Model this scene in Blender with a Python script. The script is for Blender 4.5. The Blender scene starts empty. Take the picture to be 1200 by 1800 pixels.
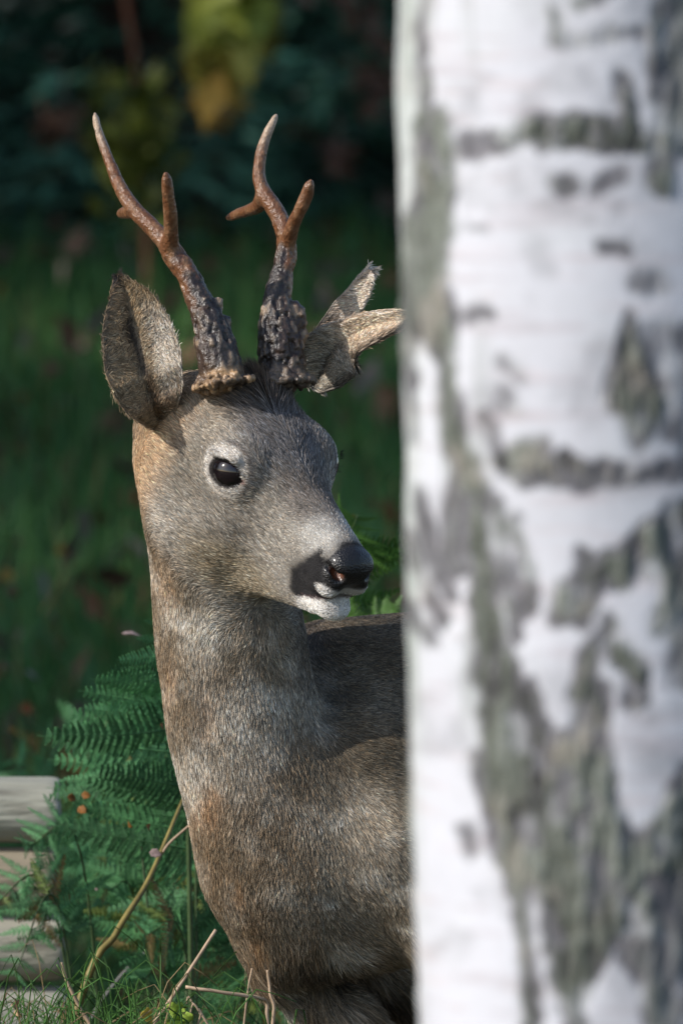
import bpy, math, random
import numpy as np
from mathutils import Vector, Matrix, Quaternion

rng = np.random.default_rng(7)
random.seed(7)
scene = bpy.context.scene
C = scene.collection

# ------------------------------------------------------------------ camera, sky, sun, exposure
CAMZ, DEERY, MIDZ = 1.237, 9.0, 0.777
PITCH = math.atan2(CAMZ - MIDZ, DEERY)
DIST = math.hypot(CAMZ - MIDZ, DEERY)
FPX = 2400.0 * DIST
cam_d = bpy.data.cameras.new('camera')
cam = bpy.data.objects.new('camera', cam_d)
C.objects.link(cam)
cam.location = (0, 0, CAMZ)
cam.rotation_euler = (math.pi / 2 - PITCH, 0, 0)
cam_d.sensor_fit = 'VERTICAL'
cam_d.sensor_height = 36
cam_d.sensor_width = 24
cam_d.lens = 36.0 * FPX / 1800.0
cam_d.clip_start = 0.1
cam_d.clip_end = 600
cam_d.dof.use_dof = True
cam_d.dof.focus_distance = 8.93
cam_d.dof.aperture_fstop = 16
scene.camera = cam

SUN_AZ, SUN_EL = math.radians(68), math.radians(34)      # azimuth: degrees to the left of straight behind the camera
sdir = Vector((-math.sin(SUN_AZ) * math.cos(SUN_EL), -math.cos(SUN_AZ) * math.cos(SUN_EL), math.sin(SUN_EL)))
w = bpy.data.worlds.new('World')
scene.world = w
w.use_nodes = True
nt = w.node_tree
sky = nt.nodes.new('ShaderNodeTexSky')
sky.sky_type = 'NISHITA'
sky.sun_disc = False
sky.sun_elevation = SUN_EL
sky.sun_rotation = math.atan2(sdir.x, sdir.y)
bg = nt.nodes['Background']
bg.inputs['Strength'].default_value = 0.15
nt.links.new(sky.outputs[0], bg.inputs[0])
sl = bpy.data.lights.new('sun', 'SUN')
sl.energy = 3.6
sl.angle = math.radians(0.5)
sl.color = (1.0, 0.95, 0.88)
so = bpy.data.objects.new('sun', sl)
so.rotation_euler = (-sdir).to_track_quat('-Z', 'Y').to_euler()
so.location = (0, 0, 20)
C.objects.link(so)
scene.view_settings.view_transform = 'Standard'
scene.view_settings.look = 'None'
scene.view_settings.gamma = 1
scene.view_settings.exposure = 0.3
scene.view_settings.use_curve_mapping = False
scene.cycles_curves.shape = 'RIBBONS'

# ------------------------------------------------------------------ helpers
cp, sp = math.cos(PITCH), math.sin(PITCH)
CR = np.array([1.0, 0, 0]); CU = np.array([0, sp, cp]); CF = np.array([0, cp, -sp])


def P(px, py, y):
    """world point at world depth y that lies under photo position (px, py)"""
    d = CR * (px - 600) / FPX + CU * (900 - py) / FPX + CF
    return np.array([0, 0, CAMZ]) + d * (y / d[1])


def PV(px, py, y):
    px, py, y = np.broadcast_arrays(np.asarray(px, float), np.asarray(py, float), np.asarray(y, float))
    d = CF[None] + CR[None] * ((px.ravel() - 600) / FPX)[:, None] + CU[None] * ((900 - py.ravel()) / FPX)[:, None]
    return np.array([0, 0, CAMZ]) + d * (y.ravel() / d[:, 1])[:, None]


def proj(p):
    q = p - np.array([0, 0, CAMZ])
    dz = q @ CF
    return 600 + FPX * q[:, 0] / dz, 900 - FPX * (q @ CU) / dz


def hash3(ix, iy, iz, seed):
    h = (ix * 374761393 + iy * 668265263 + iz * 2147483647 + seed * 974634777) & 0xffffffff
    h = ((h ^ (h >> 13)) * 1274126177) & 0xffffffff
    h = ((h ^ (h >> 16)) * 2246822519) & 0xffffffff
    return ((h ^ (h >> 15)) & 0xffffff) / float(0xffffff)


NR_ = np.array(Matrix.Rotation(0.71, 3, 'X') @ Matrix.Rotation(0.53, 3, 'Y') @ Matrix.Rotation(1.13, 3, 'Z'))


def noise(p, scale=1.0, seed=0):
    q = (np.asarray(p, float) * scale) @ NR_ + 1000.0
    i = np.floor(q).astype(np.int64)
    f = q - i
    f = f * f * (3 - 2 * f)
    r = 0
    for dx in (0, 1):
        wx = f[:, 0] if dx else 1 - f[:, 0]
        for dy in (0, 1):
            wy = f[:, 1] if dy else 1 - f[:, 1]
            for dz in (0, 1):
                wz = f[:, 2] if dz else 1 - f[:, 2]
                r = r + wx * wy * wz * hash3(i[:, 0] + dx, i[:, 1] + dy, i[:, 2] + dz, seed)
    return r * 2 - 1


def fbm(p, scale=1.0, seed=0, octaves=3):
    r, a = 0, 1.0
    for k in range(octaves):
        r = r + a * noise(p, scale * 2 ** k, seed + k * 17)
        a *= 0.5
    return r


def sstep(a, b, x):
    t = np.clip((x - a) / (b - a), 0, 1)
    return t * t * (3 - 2 * t)


def mesh_from(name, v, f, smooth=True, col=None, mats=(), fm=None):
    """v (n,3), f: (m,k) array or list of such arrays"""
    me = bpy.data.meshes.new(name)
    v = np.asarray(v, np.float32)
    fl = f if isinstance(f, list) else [f]
    fl = [np.asarray(a, np.int32) for a in fl if len(a)]
    me.vertices.add(len(v))
    me.vertices.foreach_set('co', v.ravel())
    nl = sum(a.size for a in fl)
    me.loops.add(nl)
    me.loops.foreach_set('vertex_index', np.concatenate([a.ravel() for a in fl]))
    tot = np.concatenate([np.full(len(a), a.shape[1], np.int32) for a in fl])
    me.polygons.add(len(tot))
    me.polygons.foreach_set('loop_start', np.concatenate([[0], np.cumsum(tot)[:-1]]).astype(np.int32))
    me.polygons.foreach_set('loop_total', tot)
    me.polygons.foreach_set('use_smooth', np.full(len(tot), smooth, bool))
    if fm is not None:
        me.polygons.foreach_set('material_index', np.asarray(fm, np.int32))
    if col is not None:
        a = me.color_attributes.new('col', 'FLOAT_COLOR', 'POINT')
        c = np.ones((len(v), 4), np.float32)
        c[:, :3] = col
        a.data.foreach_set('color', c.ravel())
    me.update(calc_edges=True)
    me.validate()
    for m in (mats if isinstance(mats, (list, tuple)) else [mats]):
        me.materials.append(m)
    return me


def link(name, data, parent=None, loc=None):
    o = bpy.data.objects.new(name, data)
    C.objects.link(o)
    if parent is not None:
        o.parent = parent
    if loc is not None:
        o.location = loc
    return o


def tag(o, label=None, cat=None, group=None, kind=None):
    if label: o['label'] = label
    if cat: o['category'] = cat
    if group: o['group'] = group
    if kind: o['kind'] = kind
    return o


def make_mat(name, color=(0.5, 0.5, 0.5), rough=0.7, attr=False, nscale=None, namp=0.25, bump=0.0, bscale=60, spec=0.3, transl=0.0, coat=0.0, obvar=0.0, stretch=None):
    m = bpy.data.materials.new(name)
    m.use_nodes = True
    n, L = m.node_tree.nodes, m.node_tree.links
    b = n['Principled BSDF']
    b.inputs['Roughness'].default_value = rough
    b.inputs['Specular IOR Level'].default_value = spec
    b.inputs['Coat Weight'].default_value = coat
    if attr:
        s = n.new('ShaderNodeAttribute'); s.attribute_name = 'col'
        src = s.outputs['Color']
    else:
        s = n.new('ShaderNodeRGB'); s.outputs[0].default_value = (*color, 1)
        src = s.outputs[0]
    tc = n.new('ShaderNodeTexCoord')
    vec = tc.outputs['Object']
    if stretch:
        mp = n.new('ShaderNodeMapping'); mp.inputs['Scale'].default_value = stretch
        L.new(vec, mp.inputs[0]); vec = mp.outputs[0]
    if nscale:
        t = n.new('ShaderNodeTexNoise'); t.inputs['Scale'].default_value = nscale; t.inputs['Detail'].default_value = 5
        L.new(vec, t.inputs['Vector'])
        r = n.new('ShaderNodeMapRange')
        r.inputs['From Min'].default_value = 0.3; r.inputs['From Max'].default_value = 0.7
        r.inputs['To Min'].default_value = 1 - namp; r.inputs['To Max'].default_value = 1 + namp
        L.new(t.outputs['Fac'], r.inputs['Value'])
        mx = n.new('ShaderNodeVectorMath'); mx.operation = 'SCALE'
        L.new(src, mx.inputs[0]); L.new(r.outputs[0], mx.inputs['Scale'])
        src = mx.outputs[0]
    if obvar:
        oi = n.new('ShaderNodeObjectInfo')
        r = n.new('ShaderNodeMapRange')
        r.inputs['To Min'].default_value = 1 - obvar; r.inputs['To Max'].default_value = 1 + obvar
        L.new(oi.outputs['Random'], r.inputs['Value'])
        mx = n.new('ShaderNodeVectorMath'); mx.operation = 'SCALE'
        L.new(src, mx.inputs[0]); L.new(r.outputs[0], mx.inputs['Scale'])
        src = mx.outputs[0]
    L.new(src, b.inputs['Base Color'])
    if bump:
        t = n.new('ShaderNodeTexNoise'); t.inputs['Scale'].default_value = bscale; t.inputs['Detail'].default_value = 6
        L.new(vec, t.inputs['Vector'])
        bp = n.new('ShaderNodeBump'); bp.inputs['Strength'].default_value = bump; bp.inputs['Distance'].default_value = 0.01
        L.new(t.outputs['Fac'], bp.inputs['Height']); L.new(bp.outputs[0], b.inputs['Normal'])
    if transl:
        tr = n.new('ShaderNodeBsdfTranslucent'); L.new(src, tr.inputs['Color'])
        mx = n.new('ShaderNodeMixShader'); mx.inputs[0].default_value = transl
        L.new(b.outputs[0], mx.inputs[1]); L.new(tr.outputs[0], mx.inputs[2])
        L.new(mx.outputs[0], n['Material Output'].inputs['Surface'])
    return m


def interp(pts, n, cols=None):
    """Catmull-Rom through rows of pts, n samples"""
    a = np.asarray(pts, float)
    m = len(a)
    e = np.vstack([2 * a[0] - a[1], a, 2 * a[-1] - a[-2]])
    t = np.linspace(0, m - 1 - 1e-9, n)
    i = t.astype(int); u = (t - i)[:, None]
    p0, p1, p2, p3 = e[i], e[i + 1], e[i + 2], e[i + 3]
    return 0.5 * (2 * p1 + (p2 - p0) * u + (2 * p0 - 5 * p1 + 4 * p2 - p3) * u ** 2 + (3 * p1 - p0 - 3 * p2 + p3) * u ** 3)


def tube(pts, rad, sides=8):
    """swept tube: returns v, faces (quads)"""
    p = np.asarray(pts, float); r = np.broadcast_to(np.asarray(rad, float), (len(p),))
    t = np.gradient(p, axis=0); t /= np.linalg.norm(t, axis=1)[:, None] + 1e-12
    up = np.array([0.1, 1.0, 0.2]) if abs(t[0, 1]) < 0.8 else np.array([1.0, 0, 0.1])
    a = np.cross(t, up); a /= np.linalg.norm(a, axis=1)[:, None]
    b = np.cross(t, a)
    th = np.arange(sides) * 2 * math.pi / sides
    v = p[:, None] + r[:, None, None] * (np.cos(th)[None, :, None] * a[:, None] + np.sin(th)[None, :, None] * b[:, None])
    n = len(p)
    i = np.arange(n - 1)[:, None] * sides; j = np.arange(sides)[None]; k = (j + 1) % sides
    q = np.stack([i + j, i + k, i + k + sides, i + j + sides], -1).reshape(-1, 4)
    caps = [np.arange(sides)[None, ::-1], (n - 1) * sides + np.arange(sides)[None]]
    return v.reshape(-1, 3), [q] + caps


def join(parts):
    """list of (v, faces or list) -> combined"""
    vs, fs, o = [], {}, 0
    for v, f in parts:
        for a in (f if isinstance(f, list) else [f]):
            fs.setdefault(a.shape[1], []).append(a + o)
        vs.append(v); o += len(v)
    return np.vstack(vs), [np.vstack(x) for x in fs.values()]


# ------------------------------------------------------------------ implicit surfaces (blended volumes -> one continuous mesh)
class Field:
    def __init__(s, xs, ys, zs):
        s.ax = [np.asarray(a, np.float32) for a in (xs, ys, zs)]
        s.F = np.full([len(a) for a in s.ax], 0.5, np.float32)

    def sub(s, lo, hi):
        sl = []
        for a, l, h in zip(s.ax, lo, hi):
            i0 = max(int(np.searchsorted(a, l)) - 1, 0); i1 = min(int(np.searchsorted(a, h)) + 1, len(a))
            if i1 - i0 < 1: return None, None
            sl.append(slice(i0, i1))
        g = np.meshgrid(*[a[q] for a, q in zip(s.ax, sl)], indexing='ij', sparse=True)
        return tuple(sl), g

    def blend(s, sl, d, k, carve=False):
        a = s.F[sl]
        if carve:
            a, d = -a, d
            h = np.maximum(k - np.abs(a - d), 0) / k
            s.F[sl] = -(np.minimum(a, d) - h * h * k * 0.25)
        else:
            h = np.maximum(k - np.abs(a - d), 0) / k
            s.F[sl] = np.minimum(a, d) - h * h * k * 0.25

    def ell(s, c, r, M=None, k=0.02, carve=False):
        c = np.asarray(c, float); r = np.asarray(r, float)
        M = np.eye(3) if M is None else np.asarray(M, float)      # rows: local axes
        ext = np.sqrt(((M * r[:, None]) ** 2).sum(0)) + k * 1.2 + 0.006
        sl, g = s.sub(c - ext, c + ext)
        if sl is None: return
        q = [sum(M[i, j] * (g[j] - c[j]) for j in range(3)) for i in range(3)]
        k0 = np.sqrt(sum((q[i] / r[i]) ** 2 for i in range(3)))
        k1 = np.sqrt(sum((q[i] / r[i] ** 2) ** 2 for i in range(3))) + 1e-9
        s.blend(sl, (k0 * (k0 - 1) / k1).astype(np.float32), k, carve)

    def cone(s, a, b, ra, rb, k=0.02, squash=None, carve=False):
        """rounded cone; squash=(axis vector, factor>1) narrows it along that axis"""
        a = np.asarray(a, float); b = np.asarray(b, float)
        R = max(ra, rb) + k * 1.2 + 0.006
        sl, g = s.sub(np.minimum(a, b) - R, np.maximum(a, b) + R)
        if sl is None: return
        ba = b - a; L2 = ba @ ba
        pa = [g[j] - a[j] for j in range(3)]
        h = np.clip(sum(pa[j] * ba[j] for j in range(3)) / L2, 0, 1)
        q = [pa[j] - h * ba[j] for j in range(3)]
        if squash is not None:
            n, f = np.asarray(squash[0]), squash[1]
            dn = sum(q[j] * n[j] for j in range(3)) * (f - 1)
            q = [q[j] + dn * n[j] for j in range(3)]
        d = np.sqrt(sum(x * x for x in q)) - (ra + (rb - ra) * h)
        if squash is not None: d = d / (1 + (squash[1] - 1) * 0.5)
        s.blend(sl, d.astype(np.float32), k, carve)

    def mesh(s):
        F = s.F; neg = F < 0
        c = neg[:-1, :-1, :-1].astype(np.int8)
        cnt = np.zeros(c.shape, np.int8)
        for dx in (0, 1):
            for dy in (0, 1):
                for dz in (0, 1):
                    cnt += neg[dx:F.shape[0] - 1 + dx, dy:F.shape[1] - 1 + dy, dz:F.shape[2] - 1 + dz]
        act = (cnt > 0) & (cnt < 8)
        I = np.argwhere(act)
        idx = np.full(act.shape, -1, np.int32); idx[act] = np.arange(len(I))
        cor = [(dx, dy, dz) for dx in (0, 1) for dy in (0, 1) for dz in (0, 1)]
        V = {q: F[I[:, 0] + q[0], I[:, 1] + q[1], I[:, 2] + q[2]] for q in cor}
        pos = lambda q: np.stack([s.ax[j][I[:, j] + q[j]] for j in range(3)], 1).astype(float)
        acc = np.zeros((len(I), 3)); n = np.zeros(len(I))
        for q in cor:
            for j in range(3):
                if q[j] == 0:
                    r = list(q); r[j] = 1; r = tuple(r)
                    a, b = V[q], V[r]
                    m = (a < 0) != (b < 0)
                    t = np.where(m, a / np.where(m, a - b, 1), 0)[:, None]
                    acc += np.where(m[:, None], pos(q) * (1 - t) + pos(r) * t, 0); n += m
        v = acc / n[:, None]
        faces = []
        for j in range(3):
            A = [slice(None)] * 3; B = [slice(None)] * 3
            A[j] = slice(0, -1); B[j] = slice(1, None)
            na, nb = neg[tuple(A)], neg[tuple(B)]
            E = np.argwhere(na != nb)
            o = [k for k in range(3) if k != j]
            E = E[(E[:, o[0]] > 0) & (E[:, o[1]] > 0) & (E[:, o[0]] < F.shape[o[0]] - 1) & (E[:, o[1]] < F.shape[o[1]] - 1)]
            e = []
            for d0, d1 in ((1, 1), (0, 1), (0, 0), (1, 0)):
                q = E.copy(); q[:, o[0]] -= d0; q[:, o[1]] -= d1
                e.append(idx[q[:, 0], q[:, 1], q[:, 2]])
            f = np.stack(e, 1)
            flip = na[E[:, 0], E[:, 1], E[:, 2]]
            if j == 1: flip = ~flip
            f[~flip] = f[~flip][:, ::-1]
            faces.append(f)
        return v, np.vstack(faces)


def axis(lo, hi, flo, fhi, coarse, fine):
    a = list(np.arange(lo, flo, coarse)) + list(np.arange(flo, fhi, fine)) + list(np.arange(fhi, hi, coarse))
    return np.array(a, np.float32)


def vnormals(v, f):
    n = np.zeros_like(v)
    if f.shape[1] == 4:
        fn = np.cross(v[f[:, 2]] - v[f[:, 0]], v[f[:, 3]] - v[f[:, 1]])
    else:
        fn = np.cross(v[f[:, 1]] - v[f[:, 0]], v[f[:, 2]] - v[f[:, 0]])
    for k in range(f.shape[1]):
        np.add.at(n, f[:, k], fn)
    return n / (np.linalg.norm(n, axis=1)[:, None] + 1e-12)


# ------------------------------------------------------------------ ground
def ground_z(x, y):
    x = np.asarray(x, float); y = np.asarray(y, float)
    p = np.stack([x, y, np.zeros_like(x)], -1).reshape(-1, 3)
    r = fbm(p, 0.45, 61, 3).reshape(x.shape) * 0.05 * sstep(0, 6, np.abs(y - 9)) + noise(p, 3.0, 62).reshape(x.shape) * 0.008
    return r + 0.055 * np.clip(y - 12.5, 0, 60) ** 1.0 * sstep(12, 16, y)


gx = np.concatenate([-np.geomspace(200, 8, 24), np.linspace(-7.5, 7.5, 90), np.geomspace(8, 200, 24)])
gy = np.concatenate([np.linspace(-60, -2, 20), np.linspace(-1.5, 34, 200), np.geomspace(36, 300, 24)])
X, Y = np.meshgrid(gx, gy, indexing='ij')
v = np.stack([X, Y, ground_z(X, Y)], -1).reshape(-1, 3)
i = np.arange(len(gx) - 1)[:, None] * len(gy); j = np.arange(len(gy) - 1)[None]
f = np.stack([i + j, i + j + len(gy), i + j + len(gy) + 1, i + j + 1], -1).reshape(-1, 4)
m_soil = bpy.data.materials.new('forest_soil'); m_soil.use_nodes = True
n_, L_ = m_soil.node_tree.nodes, m_soil.node_tree.links
b_ = n_['Principled BSDF']; b_.inputs['Roughness'].default_value = 0.95
tc_ = n_.new('ShaderNodeTexCoord'); t1 = n_.new('ShaderNodeTexNoise'); t1.inputs['Scale'].default_value = 2.2; t1.inputs['Detail'].default_value = 8
L_.new(tc_.outputs['Object'], t1.inputs['Vector'])
rp = n_.new('ShaderNodeValToRGB'); e = rp.color_ramp.elements
e[0].position = 0.35; e[0].color = (0.018, 0.03, 0.012, 1); e[1].position = 0.68; e[1].color = (0.06, 0.04, 0.025, 1)
L_.new(t1.outputs['Fac'], rp.inputs[0]); L_.new(rp.outputs[0], b_.inputs['Base Color'])
tag(link('ground', mesh_from('ground', v, f, True, None, m_soil)), kind='structure')

# ------------------------------------------------------------------ birch trunk in the foreground
TY, TCX, TR = 6.3, 1100.0, 0.1175
tpx = FPX / TY                          # photo px per metre at the trunk
# marks of the bark: (darkness, half width px, points...) strokes, and filled outlines, in the trunk's unrolled surface
ST = [(.8, 4, (742, -40), (738, 60), (738, 130)), (1, 10, (738, 130), (744, 230)), (1, 33, (757, 220), (760, 330), (752, 400)), (.95, 40, (738, 400), (740, 450), (742, 560)),
      (1, 24, (750, 470), (775, 540), (772, 600)), (1, 18, (772, 600), (786, 680), (790, 740)), (1, 22, (794, 750), (815, 800), (822, 830)),
      (.8, 12, (706, 430), (712, 520), (712, 620)), (.5, 12, (712, 640), (716, 760)), (.75, 16, (800, 850), (792, 930), (800, 980)), (.7, 9, (735, 860), (760, 960), (790, 1040)),
      (.7, 10, (720, 940), (745, 1020), (775, 1080)), (.6, 8, (725, 1060), (760, 1120)), (1, 16, (840, 840), (836, 920), (842, 1000)), (1, 22, (846, 1000), (852, 1080), (862, 1140)),
      (1, 34, (868, 1150), (872, 1230), (880, 1300)), (1, 44, (888, 1300), (892, 1400), (902, 1470)), (1, 24, (905, 1480), (912, 1540)), (1, 13, (912, 1540), (915, 1620), (925, 1700), (928, 1820)),
      (.8, 16, (890, 900), (915, 990), (920, 1050)), (.85, 10, (870, 870), (880, 1000), (900, 1100)),
      (.75, 16, (870, 245), (920, 225)), (1, 27, (940, 222), (1010, 228), (1085, 225)), (1, 20, (1060, 235), (1150, 240)), (1, 11, (1085, 140), (1096, 180), (1090, 230)),
      (.45, 18, (800, 262), (860, 238)), (.8, 16, (975, 315), (990, 318)), (.45, 14, (1040, 318), (1080, 300)), (.6, 9, (1045, 425), (1090, 427)), (.3, 18, (1110, 480), (1150, 490)),
      (.7, 12, (960, 20), (975, 62)), (.75, 14, (1010, 0), (1060, -20)), (.4, 14, (1000, 70), (1060, 60)), (.55, 8, (1050, 62), (1130, 55)),
      (1, 9, (1150, -30), (1142, 60), (1138, 130), (1146, 200)), (1, 22, (1150, 240), (1152, 280), (1152, 312)),
      (1, 20, (880, 800), (915, 775), (935, 770)), (1, 22, (905, 795), (950, 800)), (1, 14, (985, 798), (1000, 800)), (.75, 18, (900, 815), (1010, 822), (1090, 820)), (.5, 16, (1090, 820), (1170, 815)),
      (.35, 14, (880, 625), (905, 640)), (.3, 20, (880, 690), (900, 700)), (.4, 9, (800, 540), (850, 543)), (.3, 5, (790, 395), (850, 398)), (.4, 14, (850, 720), (868, 770)),
      (1, 24, (1200, 880), (1130, 930), (1080, 985)), (1, 18, (1070, 960), (1030, 1010), (1015, 1060)), (1, 13, (985, 1020), (978, 1060)), (1, 12, (1020, 950), (1015, 1000)),
      (1, 14, (1060, 1075), (1030, 1130), (1010, 1200)), (1, 20, (1080, 1120), (1110, 1160), (1108, 1200)), (1, 10, (1150, 900), (1160, 1000), (1150, 1080)), (.9, 30, (1180, 920), (1190, 1060)),
      (.7, 14, (1090, 1000), (1120, 990)), (1, 16, (1030, 1190), (1040, 1260)), (.9, 10, (930, 1265), (950, 1275), (955, 1250)),
      (.7, 8, (1120, 1500), (1150, 1600), (1190, 1700)), (1, 20, (965, 1560), (970, 1640), (985, 1700)), (.8, 14, (985, 1700), (1010, 1780), (1020, 1830)),
      (1, 16, (1110, 1460), (1130, 1530), (1110, 1600)), (.9, 14, (1110, 1620), (1140, 1720), (1150, 1820)), (1, 12, (1200, 1330), (1150, 1420), (1120, 1480)), (.8, 10, (835, 1310), (850, 1380)), (.3, 14, (815, 1440), (822, 1470))]
PG = [(.85, (1148, -40), (1260, -40), (1260, 270), (1160, 260), (1145, 150)), (.8, (1100, 225), (1260, 225), (1260, 245), (1180, 262), (1155, 320), (1125, 260)),
      (1, (1098, 540), (1135, 620), (1160, 690), (1140, 740), (1105, 770), (1085, 720), (1052, 685), (1068, 620)), (.35, (1120, 560), (1260, 540), (1260, 780), (1150, 760)),
      (.9, (1190, 750), (1260, 740), (1260, 850), (1196, 830)),
      (1, (840, 1180), (930, 1180), (960, 1270), (1000, 1260), (1020, 1160), (1060, 1180), (1062, 1300), (1085, 1400), (1110, 1470), (1150, 1400), (1260, 1270), (1260, 1500), (1130, 1520), (1065, 1640), (1010, 1740), (985, 1720), (955, 1600), (935, 1530), (900, 1540), (870, 1470), (850, 1380), (838, 1260)),
      (.8, (1130, 1480), (1260, 1460), (1260, 1840), (1150, 1840), (1120, 1720), (1080, 1640)), (.8, (1160, 870), (1260, 850), (1260, 1200), (1170, 1180), (1155, 1000))]
LT = [(.8, 8, (1055, 1140), (1085, 1180), (1110, 1200)), (.7, 14, (1120, 1060), (1112, 1100)), (.6, 12, (1015, 1080), (1040, 1075)), (.6, 11, (925, 1545), (935, 1600), (938, 1690)), (.5, 10, (950, 1730), (975, 1800)),
      (.4, 12, (905, 1240), (912, 1290)), (.35, 14, (990, 1340), (975, 1400)), (.4, 16, (1140, 1520), (1160, 1560)), (.35, 12, (1100, 1560), (1120, 1600)), (.4, 12, (1190, 1700), (1200, 1760)), (.45, 16, (1165, 1150), (1180, 1210)),
      (.4, 12, (920, 1420), (930, 1450)), (.3, 14, (1030, 1480), (1050, 1520)), (.35, 10, (1140, 280), (1150, 60)), (.4, 9, (1000, 1440), (1020, 1400))]


def seg_d(x, y, a, b):
    ax, ay = a; bx, by = b
    h = np.clip(((x - ax) * (bx - ax) + (y - ay) * (by - ay)) / ((bx - ax) ** 2 + (by - ay) ** 2 + 1e-9), 0, 1)
    return np.hypot(x - ax - h * (bx - ax), y - ay - h * (by - ay))


def poly_sd(x, y, pts):
    ins = np.zeros(x.shape, bool); d = np.full(x.shape, 1e9)
    for a, b in zip(pts, pts[1:] + pts[:1]):
        d = np.minimum(d, seg_d(x, y, a, b))
        c = ((a[1] > y) != (b[1] > y)) & (x < (b[0] - a[0]) * (y - a[1]) / (b[1] - a[1] + 1e-12) + a[0])
        ins ^= c
    return np.where(ins, -d, d)


def bark_marks(x, y):
    p = np.stack([x, y * 0.8, x * 0], 1)
    wx = x + 7 * fbm(p, 1 / 22.0, 71, 4); wy = y + 9 * fbm(p, 1 / 26.0, 72, 4)
    dk = np.zeros(x.shape)
    for s in ST:
        d = np.min([seg_d(wx, wy, a, b) for a, b in zip(s[2:-1], s[3:])], axis=0) - s[1]
        dk = np.maximum(dk, s[0] * (1 - sstep(-9, 14, d)))
    for s in PG:
        dk = np.maximum(dk, s[0] * (1 - sstep(-12, 14, poly_sd(wx, wy, list(s[1:])))))
    lt = np.zeros(x.shape)
    for s in LT:
        d = np.min([seg_d(wx, wy, a, b) for a, b in zip(s[2:-1], s[3:])], axis=0) - s[1]
        lt = np.maximum(lt, s[0] * (1 - sstep(-8, 10, d)))
    dk = dk * (1 - lt)
    br = fbm(np.stack([x, y * 0.45, x * 0], 1), 1 / 26.0, 93, 4)
    dk = dk * (1 - 0.38 * sstep(0.2, 0.85, br))
    halo = sstep(0.1, 0.9, fbm(np.stack([x * .8, y, x * 0 + 50], 1), 1 / 60.0, 94, 4) + 0.1)
    return np.maximum(dk, halo * 0.07)


NA = 420
zt = P(0, -60, TY)[2]; zb = P(0, 1860, TY)[2]
zs = np.concatenate([np.arange(-0.15, zb, 0.006), np.arange(zb, zt, 0.00115), np.arange(zt, 7.2, 0.02)])
cxw = P(TCX, 900, TY)[0]
th = np.concatenate([np.linspace(-math.pi / 2 - 0.25, math.pi / 2 + 0.25, 340, endpoint=False), np.linspace(math.pi / 2 + 0.25, 1.5 * math.pi - 0.25, 80, endpoint=False)])
TH_, Z_ = np.meshgrid(th, zs, indexing='xy')
tf, zf = TH_.ravel(), Z_.ravel()
c0 = np.array([0, 0, 0.])
# lean and taper: left side runs from px 694 at the top of the frame to px 730 at its foot
pyz = 900 - FPX * ((zf - CAMZ) * cp + TY * sp) / (TY * cp - (zf - CAMZ) * sp)
zfr = (pyz) / 1800.0
cx_z = cxw + 0.0 + np.interp(zfr, [-6, 0, 0.25, 0.5, 1, 3], [-0.11, -0.001, 0.0005, 0.005, 0.012, 0.03])
rad_z = np.interp(zf, [-0.2, 0.0, 0.25, zb, zt, 4.0, 7.2], [0.19, 0.165, 0.13, TR, TR, 0.085, 0.04])
arc = np.sin(tf)                                # -1 left, +1 right, camera side at th = 0
ux = TCX + (np.interp(zfr, [0, 0.25, 0.5, 1], [-0.001, 0.0005, 0.005, 0.012]) + np.sin(np.clip(tf, -1.5, 1.5)) * TR) * tpx
inside = (np.cos(tf) > 0.03) & (pyz > -55) & (pyz < 1855) & (ux < 1255)
dk = np.zeros(len(tf))
surf = np.stack([np.cos(tf) * 0.12, np.sin(tf) * 0.12, zf], 1)
dk[inside] = bark_marks(ux[inside], pyz[inside])
gen = sstep(0.25, 0.55, fbm(surf * np.array([1, 1, 0.35]), 22, 75, 4) - 0.35 * sstep(0.2, 2.5, zf) + 0.25)
dk = np.where(inside, dk, gen)
rough = fbm(surf * np.array([1, 1, 0.22]), 120, 77, 4); r2 = fbm(surf * np.array([1, 1, 0.3]), 300, 78, 3)
relief = dk * (0.0002 + 0.0016 * rough + 0.0016 * r2)
edge = np.clip(dk * (1 - dk) * 4, 0, 1)
relief -= edge * 0.0006
r_ = rad_z + relief + 0.0022 * noise(surf, 8, 80) + 0.0012 * noise(surf, 26, 82)
tv = np.stack([cx_z + np.sin(tf) * r_, TY + 0.0 - np.cos(tf) * r_, zf], 1)
white = np.tile([0.56, 0.565, 0.61], (len(tf), 1))
lent = sstep(0.35, 0.75, fbm(surf * np.array([0.25, 0.25, 2.6]), 75, 81, 3))
white = mixc0 = white * (1 - lent[:, None] * 0.28) + np.array([0.50, 0.40, 0.40]) * lent[:, None] * 0.28
cloud = sstep(0.0, 1.0, fbm(surf, 26, 83, 3))
white = white * (1 - cloud[:, None] * 0.16) + np.array([0.56, 0.60, 0.60]) * cloud[:, None] * 0.16
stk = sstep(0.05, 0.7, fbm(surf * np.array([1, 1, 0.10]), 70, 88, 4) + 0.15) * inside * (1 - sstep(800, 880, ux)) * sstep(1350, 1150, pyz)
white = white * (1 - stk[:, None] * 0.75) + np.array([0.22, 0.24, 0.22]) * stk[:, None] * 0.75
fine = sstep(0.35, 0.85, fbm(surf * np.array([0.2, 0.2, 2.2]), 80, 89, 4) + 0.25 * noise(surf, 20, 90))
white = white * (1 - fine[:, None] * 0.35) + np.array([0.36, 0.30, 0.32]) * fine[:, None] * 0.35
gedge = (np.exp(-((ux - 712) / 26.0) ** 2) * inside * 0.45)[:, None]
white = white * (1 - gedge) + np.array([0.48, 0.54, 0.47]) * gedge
darkc = np.tile([0.080, 0.088, 0.072], (len(tf), 1))
k = sstep(-0.5, 0.9, rough)[:, None]
darkc = darkc * (1 - k) + np.array([0.165, 0.18, 0.155]) * k
k = sstep(0.2, 1.0, fbm(surf, 34, 84, 3))[:, None] * 0.6
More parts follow.
